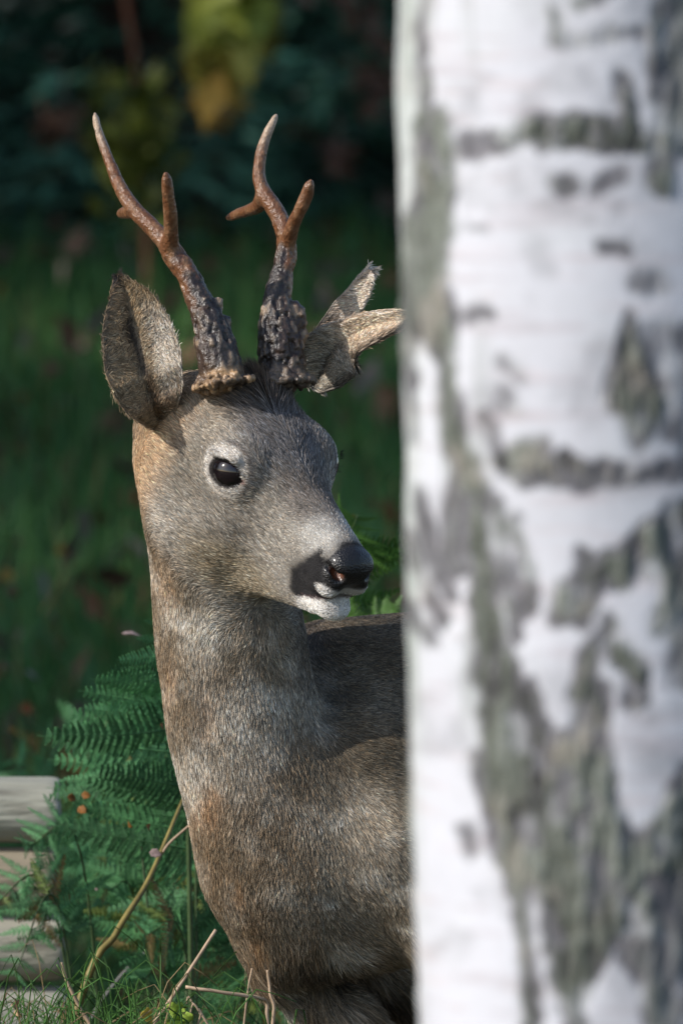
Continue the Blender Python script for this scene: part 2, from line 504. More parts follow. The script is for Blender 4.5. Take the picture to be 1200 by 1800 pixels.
darkc = darkc * (1 - k) + np.array([0.29, 0.26, 0.225]) * k
k = sstep(-0.25, -0.8, rough)[:, None] * 0.85
darkc = darkc * (1 - k) + np.array([0.04, 0.038, 0.042]) * k
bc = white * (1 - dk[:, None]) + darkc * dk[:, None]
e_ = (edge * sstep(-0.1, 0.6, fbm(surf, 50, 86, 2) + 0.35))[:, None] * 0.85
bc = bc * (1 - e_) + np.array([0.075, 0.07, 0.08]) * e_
nth = len(th); nz_ = len(zs)
i = np.arange(nz_ - 1)[:, None] * nth; j = np.arange(nth)[None]; k = (j + 1) % nth
f = np.stack([i + j, i + k, i + k + nth, i + j + nth], -1).reshape(-1, 4)
m_bark = make_mat('birch_bark', attr=True, rough=0.62, nscale=130, namp=0.04, bump=0.05, bscale=200, spec=0.3)
birch = link('birch_tree', None, None, (cxw, TY, 0)); birch.empty_display_size = 0.3
tag(birch, 'thick white birch trunk with dark fissured bark, close and out of focus at the right', 'tree')
link('trunk', mesh_from('birch_trunk', tv - np.array([cxw, TY, 0]), f, True, bc, m_bark), birch)

# ---- leaf clouds
def leaf_cloud(cs, size, r, bend=0.3):
    """two-triangle leaves (folded) at centres cs"""
    n = len(cs)
    a = r.normal(0, 1, (n, 3)); a /= np.linalg.norm(a, axis=1)[:, None]
    b = np.cross(a, r.normal(0, 1, (n, 3))); b /= np.linalg.norm(b, axis=1)[:, None]
    nn = np.cross(a, b)
    s = (size * r.uniform(0.7, 1.3, n))[:, None]
    v = np.stack([cs - a * s * .5, cs + b * s * .32 + nn * s * bend * .3, cs + a * s * .55, cs - b * s * .32 + nn * s * bend * .3], 1).reshape(-1, 3)
    i = np.arange(n)[:, None] * 4
    return v, np.vstack([i + np.array([[0, 1, 2]]), i + np.array([[0, 2, 3]])])


m_birchleaf = make_mat('birch_leaf', (0.12, 0.13, 0.02), 0.5, nscale=3, namp=0.4, transl=0.35)
rr = np.random.default_rng(5)
tw = []; lv = []
for k in range(26):
    z0 = rr.uniform(3.6, 7.0); an = rr.uniform(0, 6.28); L = (7.6 - z0) * 0.45 + 0.3
    d = np.array([math.cos(an), math.sin(an), 0.55])
    b0 = np.array([-0.11 * (z0 / 7) * 0.5, 0, z0])
    pts = [b0, b0 + d * L * .5, b0 + d * L * np.array([1, 1, .75])]
    tw.append(tube(pts, [0.014, 0.009, 0.003], 6))
    for s in range(60):
        u = rr.uniform(.25, 1)
        lv.append(b0 + d * L * u * np.array([1, 1, .85]) + rr.normal(0, .13, 3) + np.array([0, 0, -rr.random() * .35]))
v, f = join(tw); link('branches', mesh_from('branches', v, f, True, None, make_mat('birch_twig', (0.06, 0.04, 0.035), 0.7)), birch)
v, f = leaf_cloud(np.array(lv), np.full(len(lv), 0.05), rr); o = link('crown', mesh_from('crown', v, f, False, None, m_birchleaf), birch)

# ------------------------------------------------------------------ spruces
m_needle = make_mat('spruce_needles', attr=True, rough=0.6, nscale=6, namp=0.45, obvar=0.12)
m_sptrunk = make_mat('spruce_bark', (0.075, 0.05, 0.038), 0.85, nscale=14, namp=0.4, bump=0.8, bscale=30, stretch=(1, 1, 0.3))


def spruce_mesh(seed, Hh, R, z0, nb=7, dz=0.22, twg=0.052, needles=9):
    r = np.random.default_rng(seed)
    V, Cc = [], []
    z = z0
    while z < Hh - 0.15:
        fr = (z - z0) / (Hh - z0)
        for k in range(nb):
            an = r.uniform(0, 6.283)
            L = R * (1 - fr) ** 0.75 * r.uniform(.7, 1.08) + 0.12
            zb_ = z + r.uniform(-dz, dz) * .5
            d = np.array([math.cos(an), math.sin(an)])
            sd = np.array([-d[1], d[0]])
            n = max(4, int(L / twg))
            u = np.linspace(0.08, 1, n)
            droop = -0.30 * L * u ** 1.3 + 0.14 * L * u ** 4 + 0.10 * (1 - fr) * 0
            cx = d[0] * L * u; cy = d[1] * L * u; cz = zb_ + droop * (1.2 - fr) + 0.25 * L * u * fr
            for s in (-1, 1):
                tl = (0.42 * L * (1 - u) ** .7 * 0.75 + 0.06) * r.uniform(.6, 1.15, n)
                for ii in range(n):
                    t0 = np.array([cx[ii], cy[ii], cz[ii]])
                    dd = np.array([d[0] * .65 + sd[0] * s * .8, d[1] * .65 + sd[1] * s * .8, -0.28 + r.normal(0, .1)])
                    dd /= np.linalg.norm(dd)
                    q_ = np.array([-dd[1], dd[0], 0]); q_ /= np.linalg.norm(q_) + 1e-9
                    m = max(3, int(needles * tl[ii] / 0.35))
                    uu = r.random(m)
                    st = t0 + dd * (uu * tl[ii])[:, None]
                    sg = r.choice([-1, 1], m)
                    nd = dd * .7 + q_ * sg[:, None] * .75 + r.normal(0, .3, (m, 3))
                    nl = r.uniform(.045, .085, m)[:, None]
                    wv = np.cross(nd, r.normal(0, 1, (m, 3))); wv /= np.linalg.norm(wv, axis=1)[:, None]
                    V.append(np.stack([st - wv * .008, st + wv * .008, st + nd * nl], 1).reshape(-1, 3))
                    cc = np.array([0.068, 0.165, 0.105]) * r.uniform(.35, 2.1)
                    if r.random() < .06: cc = np.array([0.06, 0.045, 0.02])
                    Cc.append(np.tile(cc, (m * 3, 1)))
        z += dz
    V = np.vstack(V); Cc = np.vstack(Cc)
    F_ = np.arange(len(V)).reshape(-1, 3)
    me = mesh_from('spruce_crown', V, F_, False, Cc, m_needle)
    pts = [(0, 0, -0.2), (0, 0, Hh * .3), (0.03, 0, Hh * .7), (0, 0, Hh)]
    tvv, tff = tube(interp(pts, 14), np.linspace(0.018 * Hh + .03, 0.012, 14), 12)
    mt = mesh_from('spruce_trunk', tvv, tff, True, None, m_sptrunk)
    return me, mt


SPR = [spruce_mesh(11, 7.5, 1.9, 0.10), spruce_mesh(12, 9.5, 2.1, 0.22, dz=0.26), spruce_mesh(13, 6.2, 1.5, 0.05, dz=0.2)]


def spruce(kind, x, y, rz, sc, label, group):
    o = link('spruce_tree', None, None, (x, y, float(ground_z(np.array([x]), np.array([y]))[0]) - 0.02))
    o.rotation_euler = (0, 0, rz); o.scale = (sc, sc, sc)
    link('crown', SPR[kind][0], o); link('trunk', SPR[kind][1], o)
    return tag(o, label, 'tree', group)


ORD = ['first', 'second', 'third', 'fourth', 'fifth', 'sixth', 'seventh', 'eighth', 'ninth']
SPL = ['dark spruce behind the left antler at the upper left of the background', 'dark spruce between the two antlers behind the hanging yellow branch', 'dark spruce between the right antler and the birch trunk in the background',
       'dark spruce behind the birch trunk, hidden by it', 'dark spruce beyond the left edge of the background', 'taller dark spruce in the second row at the left of the background', 'taller dark spruce in the second row behind the right antler',
       'rightmost dark spruce of the row closing off the clearing', 'leftmost dark spruce of the row closing off the clearing']
# behind the clearing: a dark wall of low-skirted spruces
for k, (kind, x, y, rz, sc) in enumerate([(0, -1.55, 21.6, 0.4, 1.0), (2, -0.35, 22.6, 1.9, 1.05), (0, 0.95, 21.9, 3.3, 1.0), (1, 2.6, 22.8, 4.2, 1.0), (1, -3.2, 22.6, 5.0, 1.0),
                                          (2, -1.0, 24.8, 2.5, 1.3), (2, 0.7, 25.0, 0.9, 1.35), (1, 4.9, 23.2, 1.2, 1.0), (1, -5.4, 23.4, 2.2, 1.05)]):
    spruce(kind, x, y, rz, sc, SPL[k], 'spruces closing off the clearing')
# unseen spruces added at the left to keep the sun off the background
for k in range(9):
    y = 9.9 + k * 1.6; x = -5.2 - 0.35 * (k % 2) - 0.05 * k
    spruce((0, 1)[k % 2], x, y, k * 1.7, 1.0, ORD[k] + ' unseen spruce added for shade, counted from the deer, in the row along the left of the clearing', 'unseen spruces added for shade left of the clearing')
for k in range(3):  # outer row, also out of view and added for shade
    spruce((1, 0)[k % 2], -7.4 - 0.3 * (k % 2), 11.0 + k * 4.3, k * 2.3, 1.05, ORD[k] + ' unseen spruce added for shade, counted from the deer, in the outer row left of the clearing', 'unseen spruces added for shade left of the clearing')

# ------------------------------------------------------------------ grass and litter
def blades(n, xr, yr, hr, wd, r, lean=0.35, keep=None, cols=((0.03, 0.07, 0.018), (0.07, 0.11, 0.03)), dens=None):
    x = r.uniform(*xr, n); y = r.uniform(*yr, n)
    if keep is not None:
        m = keep(x, y); x, y = x[m], y[m]
    n = len(x)
    z = ground_z(x, y)
    h = r.uniform(*hr, n); an = r.uniform(0, 6.283, n); ln = np.abs(r.normal(0, lean, n)) * h
    cl = noise(np.stack([x, y, x * 0], 1), 3.0, 91) * 0.25 + 1
    h = h * cl
    dx, dy = np.cos(an) * ln, np.sin(an) * ln
    wx, wy = -np.sin(an + r.normal(0, .6, n)) * wd, np.cos(an) * wd
    b = np.stack([x, y, z - .01], 1)
    W = np.stack([wx, wy, np.zeros(n)], 1)
    mid = b + np.stack([dx * .35, dy * .35, h * .6], 1); tip = b + np.stack([dx, dy, h * (1 - 0.15 * np.abs(ln / h))], 1)
    V = np.stack([b - W, b + W, mid - W * .8, mid + W * .8, tip], 1).reshape(-1, 3)
    i = np.arange(n)[:, None] * 5
    T_ = np.vstack([i + np.array([[2, 3, 4]])]); Q = i + np.array([[0, 1, 3, 2]])
    k = r.random((n, 1))
    c = np.array(cols[0]) * (1 - k) + np.array(cols[1]) * k
    dry = r.random(n) < 0.07
    c[dry] = np.array([0.20, 0.14, 0.06])
    return V, [T_, Q], np.repeat(c, 5, axis=0)


m_grass = make_mat('grass_blades', attr=True, rough=0.55, transl=0.3)
rr = np.random.default_rng(21)
V, F_, Cc = blades(52000, (-2.2, 2.2), (12.5, 21.5), (0.07, 0.26), 0.004, rr, 0.4, cols=((0.050, 0.15, 0.045), (0.11, 0.235, 0.065)))
tag(link('meadow_grass', mesh_from('meadow_grass', V, F_, False, Cc, m_grass)), kind='stuff')
V, F_, Cc = blades(11000, (-1.2, 1.2), (9.35, 12.5), (0.12, 0.36), 0.0022, rr, 0.45, cols=((0.02, 0.06, 0.015), (0.06, 0.13, 0.03)))
tag(link('tall_grass', mesh_from('tall_grass', V, F_, False, Cc, m_grass)), kind='stuff')
m_litter = make_mat('leaf_litter', attr=True, rough=0.7)
n = 16000
x = rr.uniform(-2.5, 2.5, n); y = 9.5 + 12 * rr.random(n) ** 1.6
cs = np.stack([x, y, ground_z(x, y) + np.abs(rr.normal(0.0, 0.09, n)) + 0.005], 1)
v, f = leaf_cloud(cs, np.full(n, 0.055), rr)
cc = np.array([[0.12, 0.06, 0.03], [0.17, 0.10, 0.06], [0.08, 0.05, 0.03], [0.20, 0.15, 0.14]])[rr.integers(0, 4, n)]
tag(link('leaf_litter', mesh_from('leaf_litter', v, f, False, np.repeat(cc, 4, axis=0), m_litter)), kind='stuff')
# ------------------------------------------------------------------ the roe deer buck
TH, PH, RO = math.radians(38), math.radians(36), math.radians(5)
_f = np.array([math.sin(TH) * math.cos(PH), -math.cos(TH) * math.cos(PH), -math.sin(PH)])
_l = np.array([math.cos(TH), math.sin(TH), 0.0])
_u = np.array([math.sin(TH) * math.sin(PH), -math.cos(TH) * math.sin(PH), math.cos(PH)])
_l2 = _l * math.cos(RO) + _u * math.sin(RO); _u2 = _u * math.cos(RO) - _l * math.sin(RO)
B = np.stack([CR, CF, CU])
HF, HL, HU = _f @ B, _l2 @ B, _u2 @ B
HM = np.stack([HF, HL, HU])
HO = P(484, 818, 8.93)


def H(f, l, u):
    return HO + (HF * f + HL * l + HU * u) / 100.0


q = 1 / 2400.0
SX = axis(-0.21, 0.66, -0.175, 0.04, 0.006, 0.0021)
SY = axis(8.74, 9.72, 8.80, 9.06, 0.006, 0.0021)
SZ = axis(-0.02, 0.96, 0.68, 0.90, 0.006, 0.0021)
D = Field(SX, SY, SZ)
cm = 0.01


def HE(c, r, k=1.0, carve=False):
    D.ell(H(*c), np.array(r) * cm, HM, k * cm, carve)


def HC(a, b, ra, rb, k=1.0, sq=None):
    D.cone(H(*a), H(*b), ra * cm, rb * cm, k * cm, (HL, sq) if sq else None)


# skull
HE((-5.0, 0, -0.9), (5.4, 4.0, 4.1))
HE((-1.2, 0, -0.4), (5.2, 3.9, 3.3), 1.5)
for s in (-1, 1):
    HE((-0.8, s * 2.9, 0.9), (2.7, 1.45, 1.7), 1.2)          # brow
    HE((-2.2, s * 2.5, -4.8), (4.6, 2.1, 4.4), 2.5)         # cheek
    HE((-7.6, s * 3.0, -0.4), (2.0, 1.6, 1.8), 1.5)          # ear base
HC((0.5, 0, -1.1), (9.6, 0, -0.9), 3.1, 1.75, 2.0, 1.05)    # muzzle
HC((1.5, 0, -3.4), (9.4, 0, -2.4), 3.0, 1.75, 2.0, 1.1)
HC((-0.5, 0, -7.0), (9.0, 0, -4.9), 3.6, 1.55, 1.6, 1.2)     # lower jaw
HE((10.6, 0, -4.55), (1.75, 1.4, 1.1), 0.7)                # chin
for s in (-1, 1):
    HE((10.2, s * 1.15, -2.3), (2.1, 1.05, 1.3), 0.7)       # upper lip
    HE((11.2, s * 0.95, -0.9), (1.3, 0.95, 1.25), 0.5)      # nostril wing
HE((11.2, 0, -0.8), (1.45, 1.3, 1.45), 0.5)                 # nose pad
for s in (-1, 1):
    HE((11.9, s * 1.25, -1.15), (0.85, 0.38, 0.42), 0.25, True)      # nostril
    HE((11.2, s * 1.75, -0.85), (0.7, 0.3, 0.2), 0.25, True)
    D.cone(H(12.9, s * 0.5, -2.75), H(11.6, s * 1.55, -3.45), 0.0016, 0.0016, 0.002, None, True)      # mouth line
    D.cone(H(11.6, s * 1.55, -3.45), H(9.2, s * 2.1, -4.95), 0.0016, 0.0016, 0.002, None, True)
# eyes: lid bulge, then the opening
EYE = {s: H(0.1, s * 3.55, -0.05) for s in (-1, 1)}
for s in (-1, 1):
    n = HL * s * (0.93 if s < 0 else 0.82) + HF * (0.33 if s < 0 else 0.56) + HU * 0.12; n /= np.linalg.norm(n)
    a = (CR - 0.16 * CU) if s < 0 else HF
    a = a - n * (a @ n); a /= np.linalg.norm(a)
    b = np.cross(n, a)
    if b @ HU < 0: b = -b
    EM = np.stack([a, b, n])
    D.ell(EYE[s], np.array([2.3, 1.9, 1.5]) * cm, EM, 1.2 * cm)
    D.ell(EYE[s] + n * 1.9 * cm, np.array([1.48, 1.05, 1.05]) * cm, EM, 0.28 * cm, True)
    D.ell(EYE[s] + n * 1.5 * cm + a * 1.35 * cm - b * 0.25 * cm, np.array([0.55, 0.3, 0.55]) * cm, EM, 0.2 * cm, True)
    if s < 0: D.cone(EYE[s] + n * 1.46 * cm + b * 1.22 * cm - a * 1.25 * cm, EYE[s] + n * 1.48 * cm + b * 1.20 * cm + a * 1.0 * cm, 0.0026, 0.0026, 0.003)   # upper lid
    if s == -1: EN, EA, EB = n, a, b

# neck (a chain of rounded cones, deeper than wide)
NK = [((318, 735, 9.00), 70), ((342, 800, 9.00), 86), ((376, 930, 9.00), 95), ((396, 1060, 9.01), 106), ((412, 1170, 9.01), 110),
      ((430, 1290, 9.01), 112), ((464, 1410, 9.01), 114), ((496, 1520, 9.02), 126), ((520, 1596, 9.03), 114)]
for (a, ra), (b, rb) in zip(NK[:-1], NK[1:]):
    D.cone(P(*a), P(*b), ra * q, rb * q, 0.032)
D.ell(P(478, 1655, 9.04), (0.022, 0.03, 0.03), None, 0.02)          # brisket
BD = np.array([0.80, 0.60, 0.0]); BL = np.array([-0.60, 0.80, 0.0]); BU = np.array([0, 0, 1.0])
BM = np.stack([BD, BL, BU])


def T(px, py, y, t=0.0, s=0.0):
    return P(px, py, y) + BD * t + BL * s


# torso
D.cone(T(585, 1212, 9.115), T(600, 1210, 9.11, 0.52), 0.052, 0.058, 0.05)         # back
D.cone(T(635, 1395, 9.115), T(600, 1385, 9.08, 0.30), 0.092, 0.122, 0.05)         # ribs
D.cone(T(600, 1385, 9.08, 0.30), T(600, 1350, 9.08, 0.50), 0.122, 0.105, 0.05)   # belly
D.ell(T(600, 1330, 9.08, 0.53), (0.13, 0.105, 0.135), BM, 0.05)                  # haunch
D.ell(T(672, 1478, 9.025), (0.064, 0.05, 0.084), BM, 0.05)                       # shoulder
D.cone(T(650, 1420, 9.04), T(720, 1230, 9.10), 0.045, 0.035, 0.045)              # shoulder blade


def limb(pts, k=0.02):
    for (a, ra), (b, rb) in zip(pts[:-1], pts[1:]):
        D.cone(np.array(a), np.array(b), ra, rb, k)


e1 = P(830, 1665, 9.0)
limb([(T(700, 1500, 9.0), 0.048), (e1, 0.036), ((e1[0] - .005, 9.02, 0.27), 0.019), ((e1[0] - .012, 9.01, 0.225), 0.017), ((e1[0] - .01, 9.01, 0.075), 0.0105),
      ((e1[0] - .012, 9.01, 0.06), 0.014), ((e1[0] - .03, 8.995, 0.02), 0.014)])
e2 = P(690, 1900, 9.10)
D.cone(P(550, 1650, 9.13), P(780, 1730, 9.17), 0.03, 0.045, 0.02)
limb([(P(498, 1685, 9.05), 0.020), (P(592, 1792, 9.06), 0.022), (e2, 0.030), ((e2[0], 9.13, 0.25), 0.019), ((e2[0] - .01, 9.12, 0.215), 0.017), ((e2[0] - .008, 9.12, 0.075), 0.0105),
      ((e2[0] - .01, 9.12, 0.06), 0.014), ((e2[0] - .028, 9.105, 0.02), 0.014)], 0.012)
HOOF = [np.array([e1[0] - .03, 8.995, 0]), np.array([e2[0] - .028, 9.105, 0])]
for s in (-1, 1):
    h0 = T(600, 1400, 9.08, 0.55, s * 0.06)
    st = h0 + BD * -0.05 * 1 + np.array([0, 0, -0.16])
    hk = h0 + BD * 0.10; hk[2] = 0.29
    ft = hk - BD * 0.03; ft[2] = 0.07
    to = ft - BD * 0.025; to[2] = 0.02
    limb([(h0, 0.085), (st, 0.05), (hk, 0.018), (hk - np.array([0, 0, .03]), 0.018), (ft, 0.011), (to, 0.014)])
    HOOF.append(np.array([to[0], to[1], 0]))

dv, df = D.mesh()
del D
# drop specks: keep everything (single connected body); relax a little
def relax(v, f, it=2, lam=0.5):
    for _ in range(it):
        s = np.zeros_like(v); c = np.zeros(len(v))
        for a, b in ((0, 1), (1, 2), (2, 3), (3, 0)):
            np.add.at(s, f[:, a], v[f[:, b]]); np.add.at(s, f[:, b], v[f[:, a]])
            np.add.at(c, f[:, a], 1); np.add.at(c, f[:, b], 1)
        v = v * (1 - lam) + lam * s / c[:, None]
    return v
dv = relax(dv, df, 2, 0.5)


# ears: cupped leaf-shaped shells
def ear(cpts, ws, y0, yt, cup, fold=0.0, thick=0.0032, n=46, m=25, flare=0.0, seed=1):
    c = interp([list(p) for p in cpts], n)
    W = np.interp(np.linspace(0, 1, n), *zip(*ws))
    s = np.linspace(0, 1, n); t = np.linspace(-1, 1, m)
    tan = np.gradient(c, axis=0); tan /= np.linalg.norm(tan, axis=1)[:, None]
    nrm = np.stack([-tan[:, 1], tan[:, 0]], 1)              # image-plane perpendicular
    px = c[:, 0:1] + nrm[:, 0:1] * W[:, None] * t[None]
    py = c[:, 1:2] + nrm[:, 1:2] * W[:, None] * t[None]
    Wm = W[:, None] * q
    dep = cup * Wm * (1 - np.abs(t[None]) ** 1.6) + fold * Wm * np.exp(-((t[None] + 0.12) / 0.22) ** 2) - flare * Wm * t[None]
    y = (np.interp(s, y0[0], y0[1])[:, None] if isinstance(y0, tuple) else y0 + (yt - y0) * s[:, None]) + dep
    v = PV(px, py, y)
    idx = np.arange(n * m).reshape(n, m)
    f = np.stack([idx[:-1, :-1], idx[:-1, 1:], idx[1:, 1:], idx[1:, :-1]], -1).reshape(-1, 4)
    nn = vnormals(v, f)
    if nn[:, 1].mean() > 0: nn = -nn; f = f[:, ::-1]
    v = v + nn * (noise(v, 60, seed) * 0.0002)[:, None]
    edge = (1 - np.clip(np.abs(t), 0, 1) ** 6)[None] * np.ones((n, 1))
    back = v - nn * (thick * (0.25 + edge.ravel()))[:, None]
    o = n * m
    fb = f[:, ::-1] + o
    rim = np.concatenate([idx[0, :], idx[1:, -1], idx[-1, :-1][::-1], idx[1:-1, 0][::-1]])
    r2 = np.roll(rim, -1)
    fr = np.stack([rim, r2, r2 + o, rim + o], 1)
    if (fr[0][0] == f[0][0]): pass
    return np.vstack([v, back]), np.vstack([f, fb, fr]), np.tile(s[:, None], (1, m)).ravel(), np.tile(t, n)


ears = []
ears.append(ear([(284, 752), (266, 695), (252, 640), (240, 580), (227, 530), (208, 484)],
                [(0, 16), (.08, 38), (.2, 59), (.4, 68), (.6, 62), (.78, 44), (.9, 24), (1, 4)], ([0, .12, .3, 1], [8.962, 8.935, 8.93, 8.965]), 0, 0.40, 0.22, flare=-0.25, seed=3))
ears.append(ear([(548, 684), (566, 652), (588, 612), (622, 588), (662, 572), (722, 555)],
                [(0, 14), (.15, 40), (.3, 56), (.42, 44), (.55, 32), (.75, 27), (.9, 17), (1, 3)], ([0, .3, 1], [9.02, 8.995, 8.945]), 0, 0.55, 0.15, flare=0.25, seed=5))
ears.append(ear([(540, 640), (566, 598), (596, 558), (624, 520), (650, 474)],
                [(0, 12), (.3, 21), (.6, 23), (.85, 15), (1, 3)], ([0, 1], [9.04, 8.99]), 0, 0.4, 0.0, flare=0.3, seed=8))
nb = len(dv)
allv, allf = [dv], [df]
eid = [np.zeros(nb, int)]; es = [np.zeros(nb)]; et = [np.zeros(nb)]
o = nb
for k, (v, f, s, t) in enumerate(ears):
    allv.append(v); allf.append(f + o); o += len(v)
    side = np.concatenate([np.full(len(s), k + 1), np.full(len(s), -(k + 1))])
    eid.append(side); es.append(np.concatenate([s, s])); et.append(np.concatenate([t, t]))
dv = np.vstack(allv); df = np.vstack(allf); eid = np.concatenate(eid); es = np.concatenate(es); et = np.concatenate(et)
dn = vnormals(dv, df)
# orientation check of the shells happens through the body normals
cen = HO


def hlocal(p):
    return ((p - HO) @ HM.T) * 100.0


def ell_w(h, c, r, soft=0.35):
    d = np.sqrt((((h - np.array(c)) / np.array(r)) ** 2).sum(1))
    return 1 - sstep(1 - soft, 1 + soft, d)


def mixc(c, col, w):
    return c * (1 - w[:, None]) + np.array(col) * w[:, None]


def coat(p, n, eid, s, t):
    """coat colour with some shade painted in, wetness"""
    h = hlocal(p); hs = h.copy(); hs[:, 1] = np.abs(hs[:, 1])
    px, py = proj(p)
    nz = fbm(p, 45, 3, 3); n2 = fbm(p, 140, 9, 2); n3 = fbm(p, 16, 21, 2)
    # neck and body
    c = np.tile([0.25, 0.205, 0.15], (len(p), 1))
    z = p[:, 2]
    c = mixc(c, (0.50, 0.46, 0.40), sstep(-0.25, 0.75, nz + 0.7 * np.exp(-((px - 385) / 75) ** 2 - ((py - 1270) / 190) ** 2) + 0.55 * np.exp(-((px - 350) / 60) ** 2 - ((py - 1110) / 60) ** 2)) * 0.8)
    c = mixc(c, (0.22, 0.15, 0.09), sstep(0.1, 0.9, n3 + 0.2) * 0.45 * (px < 560))
    for (x, y, rx, ry, a) in ((368, 1085, 48, 34, .8), (428, 1310, 46, 90, .9), (345, 1340, 20, 70, .6), (630, 1500, 85, 110, .32), (500, 1600, 60, 60, .3)):
        c = mixc(c, (0.54, 0.50, 0.44), np.exp(-((px - x) / rx) ** 2 - ((py - y) / ry) ** 2) * a * (n[:, 1] < 0.4) * (0.8 + 0.3 * np.clip(nz, -1, 1)))
    c = mixc(c, (0.15, 0.11, 0.07), np.exp(-((px - 395) / 42) ** 2 - ((py - 1185) / 38) ** 2) * 0.6)
    c = mixc(c, (0.19, 0.13, 0.075), np.exp(-((px - (372 + 0.28 * (py - 1500))) / 34) ** 2) * sstep(1430, 1480, py) * sstep(1680, 1620, py) * 0.45)
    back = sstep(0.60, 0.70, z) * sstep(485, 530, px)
    c = mixc(c, (0.085, 0.070, 0.060), back * 0.85)  # dark dorsal coat, with shade over the back painted in as well
    c = mixc(c, (0.10, 0.08, 0.055), sstep(520, 600, px) * (1 - sstep(1330, 1450, py + 30 * n3)) * 0.8)  # shadow of head and neck on the flank, painted as darker coat
    for (x, y, rx, ry, a) in ((372, 1420, 26, 42, .9), (452, 1650, 22, 48, .8), (362, 1265, 12, 34, .5), (300, 1180, 12, 60, .5), (420, 1560, 9, 26, .6), (340, 1440, 10, 24, .6), (300, 1020, 22, 50, .5)):
        c = mixc(c, (0.36, 0.19, 0.075), np.exp(-((px - x) / rx) ** 2 - ((py - y) / ry) ** 2) * a * (0.65 + 0.35 * np.clip(nz * 2, -1, 1)) * (n[:, 1] < 0.3))
    c = mixc(c, (0.09, 0.075, 0.06), np.exp(-(((px - 352) - (py - 1240) * 0.03) / 9) ** 2 - ((py - 1240) / 60) ** 2) * 0.6)
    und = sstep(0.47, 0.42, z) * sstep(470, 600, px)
    c = mixc(c, (0.20, 0.15, 0.10), und * 0.6)  # darker underside hair, partly shade put into the colour
    fold = np.exp(-((py - (1716 + 0.36 * (px - 600))) / 24) ** 2) * sstep(490, 540, px) * (px < 760)
    c = mixc(c, (0.045, 0.035, 0.028), fold * 0.85)  # shade in the fold under the chest, painted into the coat
    # head
    hw = sstep(-13.5, -6.5, h[:, 0] - 0.35 * h[:, 2]) * (h[:, 2] > -14) * sstep(-11.5, -8.5, h[:, 2] + 0.25 * h[:, 0]) * (z > 0.66)
    g = np.tile([0.275, 0.25, 0.218], (len(p), 1))
    g = mixc(g, (0.13, 0.125, 0.13), ell_w(hs, (-0.5, 0, 3.5), (6.6, 3.5, 3.4), .5) * 0.95)
    g = mixc(g, (0.14, 0.12, 0.11), ell_w(hs, (6.3, 0.6, 1.2), (3.2, 1.9, 1.6), .5) * 0.7)
    g = mixc(g, (0.44, 0.42, 0.39), ell_w(hs, (8.8, 1.4, 0.2), (1.6, 1.4, 1.6), .5) * 0.8)
    g = mixc(g, (0.175, 0.15, 0.115), ell_w(hs, (-3.5, 3.6, -2.5), (2.5, 3.0, 3.0), .6) * 0.6)
    g = mixc(g, (0.23, 0.185, 0.115), ell_w(hs, (2.0, 2.0, -7.5), (5, 3, 2.4), .5) * 0.7)
    g = mixc(g, (0.48, 0.32, 0.19), ell_w(hs, (-9.2, 4.5, -3.5), (4.0, 4, 8.0), .4) * 0.85)
    g = mixc(g, (0.40, 0.33, 0.25), ell_w(hs, (-4.5, 4.0, 3.5), (3.2, 2.2, 2.5), .5) * 0.6)
    # eye ring
    for s_ in (-1, 1):
        e = (p - EYE[s_]) * 100
        el = np.stack([e @ EA, e @ EB], 1) if s_ == -1 else np.stack([e @ HF, e @ HU], 1)
        near = np.linalg.norm(e, axis=1) < 3.4
        r = np.sqrt(((el[:, 0] - .15) / 2.15) ** 2 + ((el[:, 1] - 0.1) / 1.85) ** 2)
        g = mixc(g, (0.52, 0.48, 0.44), (1 - sstep(0.85, 1.2, r + 0.12 * nz)) * near * 0.85)
        r2 = np.sqrt((el[:, 0] / 1.58) ** 2 + (el[:, 1] / 1.16) ** 2)
        g = mixc(g, (0.018, 0.014, 0.013), (1 - sstep(0.93, 1.06, r2)) * near)
        g = mixc(g, (0.26, 0.17, 0.15), ell_w(np.stack([el[:, 0], el[:, 1], el[:, 0] * 0], 1), (1.75, -0.3, 0), (0.35, 0.22, 1), .4) * near)
        br = np.sqrt((el[:, 0] / 2.35) ** 2 + (el[:, 1] / 2.1) ** 2)
        g = mixc(g, (0.07, 0.06, 0.06), np.exp(-((br - 1.0) / 0.06) ** 2) * sstep(0.3, 0.9, el[:, 0] * 0.7 + el[:, 1] * 0.5) * near * 0.8)
    # muzzle marks
    fu = hs[:, 0] + 0.10 * n2; uu_ = hs[:, 2] + 0.12 * n3
    ln = uu_ - (-2.85 + (fu - 12.5) * 0.66)
    band = 1 - sstep(-0.45, 0.5, 0.15 * n2 + poly_sd(fu, uu_, [(10.6, 0.9), (9.8, -0.4), (8.9, -2.0), (7.7, -3.7), (7.9, -5.2), (9.1, -5.5), (11.5, -3.6), (13.4, -2.3), (13.4, 1.2)]))
    blk = band * sstep(0.75, 1.2, hs[:, 1]) * sstep(-0.25, 0.05, ln)
    blk = np.maximum(blk, ell_w(hs, (11.9, 0, -0.9), (2.1, 2.7, 2.3), .12))
    blk = blk * (1 - sstep(0.3, 0.7, ell_w(hs, (10.35, 1.6, 0.1), (0.5, 0.9, 0.8), .4)) * 0.75)
    wh = sstep(0.10, -0.15, ln) * sstep(8.3, 9.2, hs[:, 0]) * (hs[:, 2] < -2)
    wl = ell_w(np.stack([fu, uu_, fu * 0], 1), (11.85, -2.75, 0), (0.85, 0.5, 1), .25) * sstep(-0.05, 0.1, ln)
    wh = np.maximum(wh, wl)
    g = mixc(g, (0.010, 0.009, 0.010), np.clip(blk * 1.3, 0, 1))
